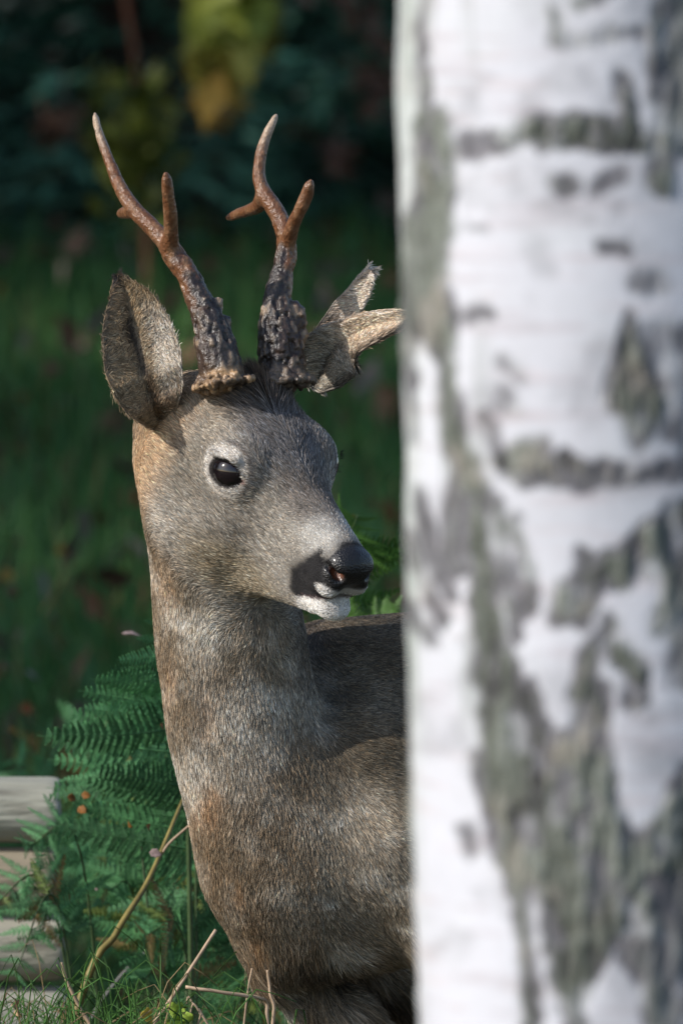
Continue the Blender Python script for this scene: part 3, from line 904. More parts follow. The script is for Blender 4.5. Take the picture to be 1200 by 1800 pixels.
    g = mixc(g, (0.72, 0.69, 0.66), np.clip(wh * 1.4, 0, 1) * (1 - 0.9 * ell_w(hs, (12.2, 0, -0.9), (1.9, 2.5, 1.6), .1)))
    g = mixc(g, (0.22, 0.08, 0.04), ell_w(hs, (11.4, 1.1, -1.15), (0.75, 0.45, 0.4), .3) * 0.8)
    g = mixc(g, (0.06, 0.025, 0.025), np.exp(-(ln / 0.11) ** 2) * sstep(8.6, 9.2, hs[:, 0]) * 0.85)
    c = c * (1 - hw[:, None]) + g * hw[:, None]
    wet = ell_w(hs, (11.9, 0, -0.9), (1.6, 2.5, 2.1), .12) * hw
    # ears
    e1 = np.abs(eid) == 1; e2 = np.abs(eid) == 2; e3 = np.abs(eid) == 3
    if e1.any():
        k = np.tile([0.31, 0.235, 0.15], (len(p), 1))
        k = mixc(k, (0.50, 0.44, 0.37), sstep(-0.05, 0.45, t) * (1 - sstep(0.55, 0.8, s)) * 0.95)
        k = mixc(k, (0.20, 0.16, 0.11), sstep(0.5, 0.75, s) * (0.5 + 0.5 * np.clip(nz * 2, -1, 1)) * 0.6)
        k = mixc(k, (0.035, 0.025, 0.022), np.exp(-((t + 0.12 - 0.5 * (0.5 - s)) / 0.13) ** 2) * (1 - sstep(0.62, 0.8, s)) * 0.85)
        k = mixc(k, (0.04, 0.03, 0.03), sstep(0.9, 1.0, s) + sstep(0.86, 1.0, -t) * 0.5 * (s > .4))
        k = mixc(k, (0.30, 0.20, 0.12), (1 - sstep(0.1, 0.3, s)) * 0.5)
        c = np.where(e1[:, None], k, c)
        k = np.tile([0.46, 0.42, 0.36], (len(p), 1))
        k = mixc(k, (0.80, 0.62, 0.47), sstep(0.36, 0.6, s) * (1 - sstep(0.85, 1, s)) * 0.9)
        k = mixc(k, (0.09, 0.07, 0.055), sstep(0.55, 0.95, t * 1.0) * 0.7)
        k = mixc(k, (0.07, 0.055, 0.045), np.exp(-((t + 0.05) / 0.16) ** 2) * (1 - sstep(0.3, 0.5, s)) * 0.5)
        c = np.where(e2[:, None], k, c)
        k = np.tile([0.20, 0.17, 0.15], (len(p), 1))
        k = mixc(k, (0.78, 0.66, 0.56), sstep(0.3, 0.6, s) * 0.9)
        c = np.where(e3[:, None], k, c)
        wet = np.where(eid != 0, 0, wet)
    # crown tuft between the antlers: dark
    c = mixc(c, (0.075, 0.05, 0.03), ell_w(h, (-4.4, 0.3, 4.0), (2.5, 3.4, 2.2), .5) * (eid == 0) * 0.9)
    c = mixc(c, (0.22, 0.13, 0.065), np.maximum(ell_w(h, (-5.0, -2.6, 3.4), (2.0, 2.2, 1.6), .5), 0.6 * ell_w(h, (-5.2, 2.6, 3.4), (1.8, 1.8, 1.6), .5)) * (eid == 0) * 0.75 * (0.6 + 0.5 * np.clip(nz * 2, -1, 1)))
    c = c * (1 + 0.16 * n2)[:, None] * (1 + 0.12 * nz)[:, None]
    return np.clip(c, 0.004, 0.85), np.clip(wet, 0, 1)


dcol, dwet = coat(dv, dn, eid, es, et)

m_skin = bpy.data.materials.new('deer_coat'); m_skin.use_nodes = True
n_, L_ = m_skin.node_tree.nodes, m_skin.node_tree.links
b_ = n_['Principled BSDF']
at = n_.new('ShaderNodeAttribute'); at.attribute_name = 'col'
mp = n_.new('ShaderNodeMapRange'); mp.inputs['To Min'].default_value = 0.85; mp.inputs['To Max'].default_value = 0.42
L_.new(at.outputs['Color'], b_.inputs['Base Color']); L_.new(at.outputs['Alpha'], mp.inputs['Value']); L_.new(mp.outputs[0], b_.inputs['Roughness'])
mc = n_.new('ShaderNodeMath'); mc.operation = 'MULTIPLY'; mc.inputs[1].default_value = 0.25; L_.new(at.outputs['Alpha'], mc.inputs[0]); L_.new(mc.outputs[0], b_.inputs['Coat Weight']); b_.inputs['Coat Roughness'].default_value = 0.18
tx = n_.new('ShaderNodeTexVoronoi'); tx.inputs['Scale'].default_value = 720
tc_ = n_.new('ShaderNodeTexCoord'); L_.new(tc_.outputs['Object'], tx.inputs['Vector'])
bp = n_.new('ShaderNodeBump'); bp.inputs['Strength'].default_value = 0.5; bp.inputs['Distance'].default_value = 0.0012
L_.new(tx.outputs['Distance'], bp.inputs['Height']); L_.new(bp.outputs[0], b_.inputs['Normal'])
b_.inputs['Specular IOR Level'].default_value = 0.4

hoof0 = (min(p[0] for p in HOOF), 9.05, 0)
deer = bpy.data.objects.new('roe_deer', None)
BASE = Vector((0.14, 9.12, 0.0))
deer = link('roe_deer', None, None, BASE)
tag(deer, 'roe deer buck with rough antlers looking out from behind the birch trunk', 'deer')
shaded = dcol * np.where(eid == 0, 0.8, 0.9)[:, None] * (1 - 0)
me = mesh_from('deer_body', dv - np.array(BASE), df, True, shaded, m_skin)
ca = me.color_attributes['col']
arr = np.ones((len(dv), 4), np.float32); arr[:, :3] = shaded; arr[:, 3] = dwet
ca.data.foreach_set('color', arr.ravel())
body = link('body', me, deer)

# ---- fur: real strands grown from the skin
m_fur = bpy.data.materials.new('fur'); m_fur.use_nodes = True
n_, L_ = m_fur.node_tree.nodes, m_fur.node_tree.links
b_ = n_['Principled BSDF']; b_.inputs['Roughness'].default_value = 0.55; b_.inputs['Specular IOR Level'].default_value = 0.25
at = n_.new('ShaderNodeAttribute'); at.attribute_name = 'col'
hi = n_.new('ShaderNodeHairInfo')
rp = n_.new('ShaderNodeValToRGB')
e = rp.color_ramp.elements
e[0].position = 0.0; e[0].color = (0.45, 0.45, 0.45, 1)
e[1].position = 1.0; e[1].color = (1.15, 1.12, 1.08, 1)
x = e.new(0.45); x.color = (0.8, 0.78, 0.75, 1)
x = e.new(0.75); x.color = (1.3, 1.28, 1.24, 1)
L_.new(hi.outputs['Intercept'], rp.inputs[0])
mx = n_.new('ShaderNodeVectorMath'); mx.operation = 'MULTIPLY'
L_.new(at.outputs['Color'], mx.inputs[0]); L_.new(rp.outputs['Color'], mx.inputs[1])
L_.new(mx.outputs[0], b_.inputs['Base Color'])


def grow_fur():
    tri = np.vstack([df[:, [0, 1, 2]], df[:, [0, 2, 3]]])
    a, b, c = dv[tri[:, 0]], dv[tri[:, 1]], dv[tri[:, 2]]
    area = np.linalg.norm(np.cross(b - a, c - a), axis=1) * 0.5
    ce = (a + b + c) / 3
    px, py = proj(ce)
    nn = (dn[tri[:, 0]] + dn[tri[:, 1]] + dn[tri[:, 2]]) / 3
    view = ce - np.array([0, 0, CAMZ]); view /= np.linalg.norm(view, axis=1)[:, None]
    fac = -(nn * view).sum(1)
    w_ = area * np.where(fac > -0.35, 1.0, 0.12)
    w_ *= np.where(px < 780, 1.0, 0.10) * np.where(ce[:, 2] > 0.38, 1.0, 0.15)
    w_ *= 1 - 0.999 * (dwet[tri[:, 0]] > 0.4)
    hs = hlocal(ce)
    w_ *= np.where((hs[:, 0] > -10) & (ce[:, 2] > 0.66), 2.0, 1.0)
    for s_ in (-1, 1):
        ed = (ce - EYE[s_]) * 100
        A_, B_ = (EA, EB) if s_ == -1 else (HF, HU)
        rr = np.sqrt(((ed @ A_) / 1.54) ** 2 + ((ed @ B_) / 1.14) ** 2)
        w_ *= ~((rr < 1.04) & (np.linalg.norm(ed, axis=1) < 3.2))
    E_ = np.abs(eid[tri[:, 0]])
    w_ *= np.where(E_ > 0, 1.3, 1.0)
    N = 560000
    pick = rng.choice(len(tri), N, p=w_ / w_.sum())
    r1, r2 = rng.random(N), rng.random(N)
    fl = r1 + r2 > 1; r1[fl] = 1 - r1[fl]; r2[fl] = 1 - r2[fl]
    I = tri[pick]
    wt = np.stack([1 - r1 - r2, r1, r2], 1)
    p = (dv[I] * wt[:, :, None]).sum(1)
    n = (dn[I] * wt[:, :, None]).sum(1); n /= np.linalg.norm(n, axis=1)[:, None] + 1e-9
    ei = eid[I[:, 0]]; s = (es[I] * wt).sum(1); t = (et[I] * wt).sum(1)
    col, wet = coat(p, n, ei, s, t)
    h = hlocal(p); px, py = proj(p)
    head = sstep(-10, -6, h[:, 0]) * sstep(-13.0, -8.0, h[:, 2] + 0.25 * h[:, 0] + 1.2 * fbm(p, 60, 33, 2)) * sstep(0.62, 0.69, p[:, 2]) * (ei == 0)
    # lay of the coat
    flow = np.tile(-HF * 0.9, (N, 1)) + np.where(h[:, 1:2] < 0, -1, 1) * HL * 0.25
    neckf = np.tile([0.10, 0.05, -1.0], (N, 1))
    bodyf = BD * 0.85 - BU * 0.55
    kb = sstep(520, 640, px)[:, None]
    nf = neckf * (1 - kb) + bodyf * kb
    flow = nf * (1 - head[:, None]) + flow * head[:, None]
    # ears: from base to tip, spreading outward
    m1 = np.abs(ei) == 1
    flow[m1] = (np.array([-0.32, 0, 0.9]) + np.outer(t[m1], [0.45, 0, 0.05]))
    inner = (ei == 1)
    flow[inner] = (np.array([0.15, -0.35, 0.45]) + np.outer(t[inner], [-0.9, 0, 0.2]))
    m2 = np.abs(ei) >= 2
    flow[m2] = np.array([0.85, -0.05, 0.35])
    flow = flow + np.stack([fbm(p, 38, 40, 2), fbm(p, 38, 41, 2), fbm(p, 38, 42, 2)], 1) * 0.32
    flow += np.stack([noise(p, 260, 50), noise(p, 260, 51), noise(p, 260, 52)], 1) * 0.25
    flow += rng.normal(0, 0.13, (N, 3))
    flow -= n * (flow * n).sum(1)[:, None]
    flow /= np.linalg.norm(flow, axis=1)[:, None] + 1e-9
    mz = sstep(2, 8, h[:, 0]) * head
    L = 0.0058 * (1 - head) + (0.0062 - 0.0032 * mz) * head
    L = np.where(m1, 0.0034, L); L = np.where(inner, 0.006, L); L = np.where(m2, 0.0062, L)
    nape = sstep(-7, -10, h[:, 0]) * (p[:, 2] > 0.66) * (ei == 0)
    L += 0.001 * nape
    under = sstep(0.475, 0.44, p[:, 2]) * (px > 430)
    L += 0.016 * under
    tuft = ell_w(h, (-4.3, 0.2, 4.0), (2.6, 4.4, 2.2), .4) * (ei == 0)
    L += 0.010 * tuft
    fore = ell_w(h, (-2.0, 0.2, 3.4), (3.6, 2.8, 1.8), .4) * (ei == 0)
    L += 0.0035 * fore
    lidz = np.zeros(N)
    for s_ in (-1, 1):
        lidz = np.maximum(lidz, 1 - sstep(1.9, 2.8, np.linalg.norm((p - EYE[s_]) * 100, axis=1)))
    L *= (1 - 0.5 * lidz)
    L *= rng.uniform(0.65, 1.25, N)
    lift = 0.26 + 0.2 * rng.random(N) + 0.6 * tuft + 0.2 * fore + 0.12 * (np.abs(ei) > 0) - 0.08 * head * (1 - tuft)
    K = 4
    tt = np.linspace(0, 1, K)
    pts = np.zeros((N, K, 3), np.float32)
    for k, u in enumerate(tt):
        up = lift * (u - 0.45 * u * u)
        pts[:, k] = p - np.array(BASE) - n * 0.0004 + (flow * u + n * up[:, None]) * L[:, None] + np.array([0, 0, -0.12]) * (u * u * L * (1 - head))[:, None]
    hc = bpy.data.hair_curves.new('deer_fur')
    hc.add_curves([K] * N)
    hc.attributes['position'].data.foreach_set('vector', pts.ravel())
    w0 = (0.00018 - 0.00003 * head) * rng.uniform(0.7, 1.25, N)
    rad = (w0[:, None] * np.array([1.0, 1.0, 0.8, 0.25])[None]).astype(np.float32)
    ra = hc.attributes.get('radius') or hc.attributes.new('radius', 'FLOAT', 'POINT')
    ra.data.foreach_set('value', rad.ravel())
    ca = hc.attributes.new('col', 'FLOAT_COLOR', 'CURVE')
    tone = np.exp(rng.normal(0, 1, N) * (0.40 + 0.08 * head)); drk = rng.random(N) < 0.2
    tone = np.where(drk, tone * 0.45, tone)
    cc = np.ones((N, 4), np.float32)
    warm = rng.normal(0, 0.07, N)
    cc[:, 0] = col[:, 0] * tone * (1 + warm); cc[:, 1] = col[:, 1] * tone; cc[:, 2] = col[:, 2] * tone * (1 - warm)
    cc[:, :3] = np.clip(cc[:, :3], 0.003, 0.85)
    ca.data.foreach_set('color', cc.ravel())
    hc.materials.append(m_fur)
    fo = link('fur', hc, deer)
    return fo


grow_fur()

# ---- eyes
m_eye = make_mat('eye_wet', (0.008, 0.005, 0.006), 0.04, spec=0.5, coat=0.3)
for s in (-1, 1):
    n = HL * s * (0.93 if s < 0 else 0.82) + HF * (0.33 if s < 0 else 0.56) + HU * 0.12; n /= np.linalg.norm(n)
    bm_v = []
    NL, NR = 40, 24
    c0 = EYE[s] + n * 0.42 * cm
    ph = np.linspace(0, math.pi, NR)[:, None]; th = np.linspace(0, 2 * math.pi, NL, endpoint=False)[None]
    a = (CR - 0.16 * CU) if s < 0 else HF
    a = a - n * (a @ n); a /= np.linalg.norm(a); b = np.cross(n, a)
    R = np.array([1.60, 1.30, 1.28]) * cm
    v = c0 + (np.sin(ph) * np.cos(th))[..., None] * a * R[0] + (np.sin(ph) * np.sin(th))[..., None] * b * R[1] + (np.cos(ph) * np.ones_like(th))[..., None] * n * R[2]
    i = np.arange(NR - 1)[:, None] * NL; j = np.arange(NL)[None]; k = (j + 1) % NL
    f = np.stack([i + j, i + k, i + k + NL, i + j + NL], -1).reshape(-1, 4)
    link('eye', mesh_from('eyeball', v.reshape(-1, 3) - np.array(BASE), f, True, None, m_eye), deer)
    # eyelashes
    pl = []
    for kk in range(26):
        an = math.radians(rng.uniform(15, 170))
        a2 = a if a @ HF > 0 else -a
        b2 = b if b @ HU > 0 else -b
        r0 = EYE[s] + n * 1.62 * cm + a2 * math.cos(an) * 1.3 * cm + b2 * math.sin(an) * 1.06 * cm
        d = n * 0.5 + b2 * 0.5 * math.sin(an) + a2 * 0.45 * math.cos(an)
        L = rng.uniform(.35, .7) * cm
        pl.append(tube([r0, r0 + d * L * .5, r0 + d * L * .9 - b2 * L * .1], [0.00016, 0.00013, 0.00004], 4))
    v, f = join(pl)
    link('eyelashes', mesh_from('eyelashes', v - np.array(BASE), f, True, None, make_mat('lash', (0.015, 0.012, 0.01), 0.5)), deer)

# ---- antlers
m_ant = make_mat('antler_bone', attr=True, rough=0.32, nscale=260, namp=0.3, bump=0.3, bscale=420, spec=0.5)


RS = 0.83


def antler(beam, tines, blobs, dark_from, seed, pale_side):
    rr = np.random.default_rng(seed)
    P_ = [P(*b[:3]) for b in beam]
    allp = np.array(P_ + [P(*x[:3]) for tn in tines for x in tn])
    lo, hi = allp.min(0) - 0.03, allp.max(0) + 0.03
    h = 0.0011
    G = Field(*[np.arange(lo[j], hi[j], h) for j in range(3)])
    b = interp([list(p) + [x[3] * q] for p, x in zip(P_, beam)], 46)
    for i in range(45):
        G.cone(b[i, :3], b[i + 1, :3], b[i, 3] * RS, b[i + 1, 3] * RS, 0.004)
    for tn in tines:
        c = interp([list(P(*x[:3])) + [x[3] * q] for x in tn], 16)
        for i in range(15):
            G.cone(c[i, :3], c[i + 1, :3], c[i, 3] * RS, c[i + 1, 3] * RS, 0.005)
    # ridged pearling on the lower beam and the burr round the base
    for k in range(1100):
        u = rr.random() ** 1.3 * (0.46 if pale_side > 0 else 0.52)
        i = int(u * 45)
        c = b[i, :3]; r = b[i, 3]
        tn = b[i + 1, :3] - b[i, :3]; tn /= np.linalg.norm(tn)
        a = np.cross(tn, [0.2, 1, 0.1]); a /= np.linalg.norm(a); a2 = np.cross(tn, a)
        ang = rr.uniform(0, 6.283)
        nrm = a * math.cos(ang) + a2 * math.sin(ang)
        pr = rr.uniform(0.0006, 0.0020) * (1.25 - u)
        e0 = c + nrm * (r + pr * rr.uniform(-.4, .5)) + tn * rr.uniform(-0.002, 0.002)
        G.cone(e0, e0 + tn * rr.uniform(0.001, 0.006), pr, pr * 0.7, 0.0015)
    for k in range(330):
        ang = rr.uniform(0, 6.283)
        i = 0
        tn = b[1, :3] - b[0, :3]; tn /= np.linalg.norm(tn)
        a = np.cross(tn, [0.2, 1, 0.1]); a /= np.linalg.norm(a); a2 = np.cross(tn, a)
        nrm = a * math.cos(ang) + a2 * math.sin(ang)
        pr = rr.uniform(0.0010, 0.0026)
        ro = rr.random() ** 1.2
        c = b[0, :3] + nrm * (b[0, 3] * 0.9 + 0.0100 * ro) + tn * (rr.uniform(-0.006, 0.009) * (1.15 - ro) - 0.002 * ro)
        G.ell(c, (pr, pr, pr * 1.2), None, 0.0012)
    for (x, y, yy, r) in blobs:
        G.ell(P(x, y, yy), (r * q, r * q, r * q * 1.5), None, 0.004)
        for k in range(14):
            d = rr.normal(0, 1, 3); d /= np.linalg.norm(d)
            G.ell(P(x, y, yy) + d * r * q * np.array([1, 1, 1.5]), (0.0016,) * 3, None, 0.001)
    v, f = G.mesh()
    n = vnormals(v, f)
    # arc position along the beam
    bb = interp(b, 140)
    near = np.zeros(len(v), int); dm = np.full(len(v), 1e9)
    for k in range(140):
        d_ = ((v - bb[k, :3]) ** 2).sum(1); m_ = d_ < dm; near[m_] = k; dm[m_] = d_[m_]
    rad = np.sqrt(dm) - bb[near, 3]
    px, py = proj(v)
    nz = fbm(v, 120, seed, 3); ns = fbm(v * np.array([1, 1, 0.2]), 300, seed + 4, 2)
    c = np.tile([0.15, 0.062, 0.026], (len(v), 1))
    c = mixc(c, (0.30, 0.18, 0.10), np.clip(sstep(-0.1, 0.8, ns + 0.1), 0, 1) * 0.4)
    top = v[:, 2] > P(0, 232, 9)[2]
    c = mixc(c, (0.46, 0.36, 0.26), sstep(P(0, 290, 9)[2], P(0, 205, 9)[2], v[:, 2]) * 0.75)
    low = sstep(dark_from + 25, dark_from + 85, py + 25 * nz)
    c = mixc(c, (0.022, 0.018, 0.018), low * 0.95 * sstep(-0.7, 0.1, pale_side * (px - np.interp(py, [x[1] for x in beam][::-1], [x[0] for x in beam][::-1])) / 22.0 + nz * .6))  # one flank kept pale; on the near beam this paints its lit side
    peak = sstep(0.0016, 0.0032, rad) * low
    c = mixc(c, (0.03, 0.024, 0.022), low * sstep(dark_from + 80, dark_from + 150, py) * 0.85)
    c = mixc(c, (0.46, 0.33, 0.22), peak * sstep(0.1, 0.7, nz + 0.3) * 0.6)
    ring = sstep(0.005, 0.0, np.abs((v - b[0, :3]) @ ((b[1, :3] - b[0, :3]) / np.linalg.norm(b[1, :3] - b[0, :3]))) - 0.006)
    c = mixc(c, (0.36, 0.22, 0.11) if pale_side > 0 else (0.10, 0.075, 0.055), ring * (0.55 + 0.35 * np.clip(nz * 2, -1, 1)))
    v = v + n * (nz * 0.0002 + ns * 0.00025)[:, None]
    o = link('antler', mesh_from('antler', v - np.array(BASE), f, True, np.clip(c, .005, .8), m_ant), deer)
    return o


A1 = antler([(392, 672, 8.935, 33), (387, 640, 8.937, 33), (378, 605, 8.94, 31), (367, 565, 8.945, 24), (350, 525, 8.95, 19), (332, 488, 8.955, 16.5), (311, 455, 8.96, 16),
             (290, 425, 8.965, 16), (263, 395, 8.972, 15), (236, 368, 8.98, 14), (212, 330, 8.99, 11.5), (195, 290, 9.0, 9), (182, 255, 9.01, 7), (172, 225, 9.015, 5), (167, 199, 9.02, 2.6)],
            [[(298, 440, 8.96, 14), (301, 405, 8.95, 10.5), (299, 370, 8.94, 9.5), (295, 335, 8.93, 7.5), (292, 306, 8.925, 4)],
             [(236, 372, 8.985, 11), (220, 374, 9.01, 7), (212, 376, 9.03, 3)]],
            [(398, 570, 8.95, 9), (385, 535, 8.95, 7)], 415, 11, 1.0)
tag(A1, 'near antler with pale front tine and golden burr')
A2 = antler([(497, 668, 8.965, 35), (495, 630, 8.967, 36), (490, 592, 8.97, 34), (488, 555, 8.975, 26), (488, 520, 8.98, 20), (495, 485, 8.985, 16), (502, 450, 8.99, 15),
             (502, 415, 8.995, 13), (494, 388, 9.0, 15), (478, 360, 9.005, 15), (462, 335, 9.01, 12), (455, 308, 9.015, 10), (458, 275, 9.02, 9), (466, 245, 9.025, 7.5), (477, 220, 9.03, 5), (486, 201, 9.035, 2.2)],
            [[(506, 430, 8.99, 12), (514, 398, 8.98, 10), (527, 370, 8.97, 8.5), (538, 345, 8.965, 8), (546, 319, 8.96, 4)],
             [(462, 345, 9.01, 11), (454, 362, 9.02, 10), (436, 370, 9.035, 8), (418, 376, 9.05, 6), (399, 384, 9.06, 2.2)]],
            [(524, 560, 8.975, 15), (528, 590, 8.975, 12), (520, 545, 8.975, 10), (470, 545, 8.97, 8)], 385, 23, -1.0)
tag(A2, 'far antler with dark knobbly lower beam and hooked rear tine')

# ---- hooves
m_hoof = make_mat('hoof', (0.03, 0.025, 0.02), 0.4, nscale=80)
for hpos in HOOF:
    parts = []
    for s in (-1, 1):
        p0 = hpos + BL * s * 0.009
        pts = np.array([p0 + np.array([0, 0, 0.034]) + BD * 0.012, p0 + np.array([0, 0, 0.02]) - BD * 0.002, p0 + np.array([0, 0, 0.009]) - BD * 0.018, p0 + np.array([0, 0, 0.005]) - BD * 0.034])
        parts.append(tube(pts, [0.010, 0.0115, 0.0085, 0.0045], 10))
    v, f = join(parts)
    link('hoof', mesh_from('hoof', v - np.array(BASE), f, True, None, m_hoof), deer)
# ------------------------------------------------------------------ bracken ferns
m_fern = make_mat('bracken_green', (0.11, 0.28, 0.115), 0.5, nscale=18, namp=0.4, transl=0.35, obvar=0.45)
m_fernb = make_mat('bracken_browning', (0.20, 0.14, 0.05), 0.5, nscale=14, namp=0.4, transl=0.3)
m_ferny = make_mat('bracken_yellowing', (0.17, 0.23, 0.06), 0.5, nscale=14, namp=0.4, transl=0.35)
m_fernl = make_mat('bracken_bright', (0.09, 0.20, 0.04), 0.5, nscale=18, namp=0.3, transl=0.4, obvar=0.2)
m_stalk = make_mat('bracken_stalk', (0.05, 0.085, 0.03), 0.5, nscale=40, namp=0.35)


def pinna_mesh(seed, mat, np_=17):
    """one pinna, unit length along +X, toothed pinnules to both sides"""
    r = np.random.default_rng(seed)
    parts = []
    rx = lambda u: np.stack([u, 0 * u, -0.16 * u ** 2 + 0.02 * np.sin(u * 5 + seed)], -1)
    u = np.linspace(0, 1, 9)
    parts.append(tube(rx(u), np.linspace(0.007, 0.0015, 9), 4))
    for i in range(np_):
        u0 = 0.04 + 0.94 * i / np_
        L = 0.215 * (1 - u0) ** 0.72 * r.uniform(.85, 1.1) + 0.012
        wd = 0.5 * 0.94 / np_ * 0.98
        for s in (-1, 1):
            c = rx(np.array(u0 + r.normal(0, .004)))
            d = np.array([0.42 + r.normal(0, .06), s * 0.9, -0.10 + r.normal(0, .10)]); d /= np.linalg.norm(d)
            e = np.array([d[1] * s, -d[0] * s, 0.0]) * 1.0; e /= np.linalg.norm(e)
            up = np.cross(d, e) * .12
            nl = 5
            pts = [c]
            outl = []
            for kk in range(nl):
                a0 = (kk + .15) / nl; a1 = (kk + .6) / nl
                ww = wd * (1 - a1 * .75)
                outl.append((a0, ww * .55)); outl.append((a1, ww * 1.05))
            top = [c + d * L * a + e * w_ + up * L * 0 for a, w_ in outl]
            bot = [c + d * L * a - e * w_ for a, w_ in outl][::-1]
            V = np.array([c] + top + [c + d * L - np.array([0, 0, .012])] + bot)
            V[:, 2] -= 0.10 * ((V - c) @ d) ** 2 / max(L, .01)
            n = len(V)
            F_ = np.array([[0, k, k + 1] for k in range(1, n - 1)])
            parts.append((V, F_ if s > 0 else F_[:, ::-1]))
    v, f = join(parts)
    return mesh_from('pinna', v, f, False, None, mat)


PIN = [pinna_mesh(s, m_fern) for s in (1, 2, 3, 6, 7, 8, 10, 11, 12, 13)] + [pinna_mesh(14, m_ferny), pinna_mesh(15, m_fernb)]
PINL = [pinna_mesh(s, m_fernl) for s in (4, 5)]


def frond(parent, origin, base, mid, tip, plen, npair, start, roll=0.0, seed=0, meshes=PIN, rad=0.0016, droop=0.25, face=None, jit=0.12, minlen=0.012, wide=1.0):
    r = np.random.default_rng(seed)
    o3 = np.array(origin)
    c = interp([base, mid, tip], 30) if mid is not None else interp([base, tip], 30)
    fo = link('frond', mesh_from('frond_stalk', *(lambda t_: (t_[0] - o3, t_[1]))(tube(c, np.linspace(rad, rad * .25, 30), 6)), True, None, m_stalk), parent)
    tn = np.gradient(c, axis=0); tn /= np.linalg.norm(tn, axis=1)[:, None]
    face = np.array([0.05, -0.85, 0.5]) if face is None else np.array(face, float)
    for i in range(npair):
        u = start + (1 - start) * (i + 0.5) / npair
        k = u * 29; k0 = min(int(k), 28)
        p = c[k0] * (1 - (k - k0)) + c[k0 + 1] * (k - k0); t = tn[k0]
        w_ = (i + .5) / npair
        L = plen * ((1 - w_) ** 0.85) * (0.55 + 0.45 * min(1, w_ * 6)) + minlen
        side = np.cross(t, face); side /= np.linalg.norm(side)
        nn = np.cross(side, t)
        if nn @ face < 0: nn = -nn
        for s in (-1, 1):
            d = side * s * 0.93 + t * 0.34 + np.array([0, 0, -droop * (1 - w_)]) + r.normal(0, jit, 3); d /= np.linalg.norm(d)
            z = nn + r.normal(0, .22, 3); z -= d * (z @ d); z /= np.linalg.norm(z)
            yv = np.cross(z, d)
            M = Matrix(((d[0], yv[0], z[0]), (d[1], yv[1], z[1]), (d[2], yv[2], z[2])))
            po = bpy.data.objects.new('pinna', meshes[r.integers(len(meshes))])
            C.objects.link(po); po.parent = fo
            l = L * r.uniform(.85, 1.12)
            po.matrix_local = Matrix.Translation(Vector(p - o3)) @ M.to_4x4() @ Matrix.Diagonal((l, l * wide * r.uniform(.9, 1.2), l, 1))
    return fo


def fern(label, gx_, gy_):
    z = float(ground_z(np.array([gx_]), np.array([gy_]))[0])
    o = link('bracken_fern', None, None, (gx_, gy_, z))
    tag(o, label, 'fern', 'bracken around the deer')
    return o, (gx_, gy_, z)


# the big frond whose pinnae fan out to the left of the neck, and the thin tips right of the muzzle
f1, o1 = fern('tall green bracken with pinnae fanning out to the left of the deer neck', P(345, 900, 9.55)[0], 9.55)
frond(f1, o1, o1, P(330, 1420, 9.55), P(300, 1085, 9.5), 0.112, 10, 0.50, seed=3, meshes=PIN[:10], rad=0.003, droop=0.16, face=(0.15, -0.9, 0.35), jit=0.08, wide=1.3)
frond(f1, o1, o1, P(320, 1480, 9.7), P(285, 1150, 9.72), 0.108, 10, 0.48, seed=5, meshes=PIN[:10], wide=1.2, droop=0.14, face=(0.1, -0.9, 0.4), jit=0.09)
frond(f1, o1, o1, P(345, 1600, 9.6), P(335, 1300, 9.6), 0.115, 12, 0.5, seed=6, droop=0.2, face=(0.1, -0.9, 0.4), jit=0.09)
frond(f1, o1, o1, P(250, 1500, 9.6), P(215, 1330, 9.66), 0.07, 9, 0.62, seed=4, droop=0.2)
f2, o2 = fern('light green bracken with thin tips showing just right of the deer muzzle', P(560, 900, 9.8)[0], 9.8)
frond(f2, o2, o2, P(560, 1150, 9.75), P(628, 905, 9.7), 0.085, 13, 0.5, seed=8, meshes=PINL, droop=0.05, face=(0.2, -0.9, 0.3), jit=0.06)
frond(f2, o2, o2, P(600, 1300, 9.75), P(705, 1082, 9.72), 0.05, 9, 0.66, seed=9, meshes=PINL, droop=0.1)
FL = ['low bracken clump between the log stack and the deer chest', 'bracken with a frond reaching over the upper log ends', 'bracken with a frond hanging over the lower log ends',
      'bracken low behind the deer chest at the bottom', 'bracken behind the green fronds, darker and further off', 'bracken far left behind the log stack', 'bracken thicket in deep shade behind the neck']
spec = [
    (0, 230, 9.75, [((265, 1560), (225, 1430), .055, 9.75), ((300, 1600), (345, 1450), .07, 9.72), ((240, 1640), (185, 1560), .045, 9.7), ((280, 1680), (330, 1560), .06, 9.7)]),
    (1, 215, 9.7, [((150, 1540), (42, 1484), .036, 9.66)]),
    (2, 200, 9.6, [((110, 1622), (22, 1716), .038, 9.55), ((100, 1612), (-30, 1600), .03, 9.57)]),
    (3, 350, 9.65, [((330, 1700), (250, 1640), .06, 9.6), ((390, 1740), (330, 1600), .07, 9.75), ((420, 1780), (480, 1700), .06, 9.7), ((450, 1800), (560, 1760), .06, 9.7), ((300, 1760), (250, 1720), .035, 9.6)]),
    (4, 250, 10.3, [((240, 1500), (170, 1300), .09, 10.3), ((300, 1500), (330, 1330), .09, 10.3), ((230, 1600), (130, 1500), .09, 10.2), ((320, 1650), (400, 1500), .09, 10.25)]),
    (5, 90, 11.2, [((100, 1480), (20, 1330), .10, 11.2), ((140, 1450), (200, 1290), .10, 11.2), ((180, 1600), (260, 1450), .10, 11.0)]),
    (6, 330, 11.4, [((330, 1500), (260, 1380), .11, 11.4), ((360, 1600), (420, 1450), .11, 11.3), ((260, 1700), (180, 1600), .10, 11.3), ((420, 1750), (330, 1620), .10, 11.2)]),
]
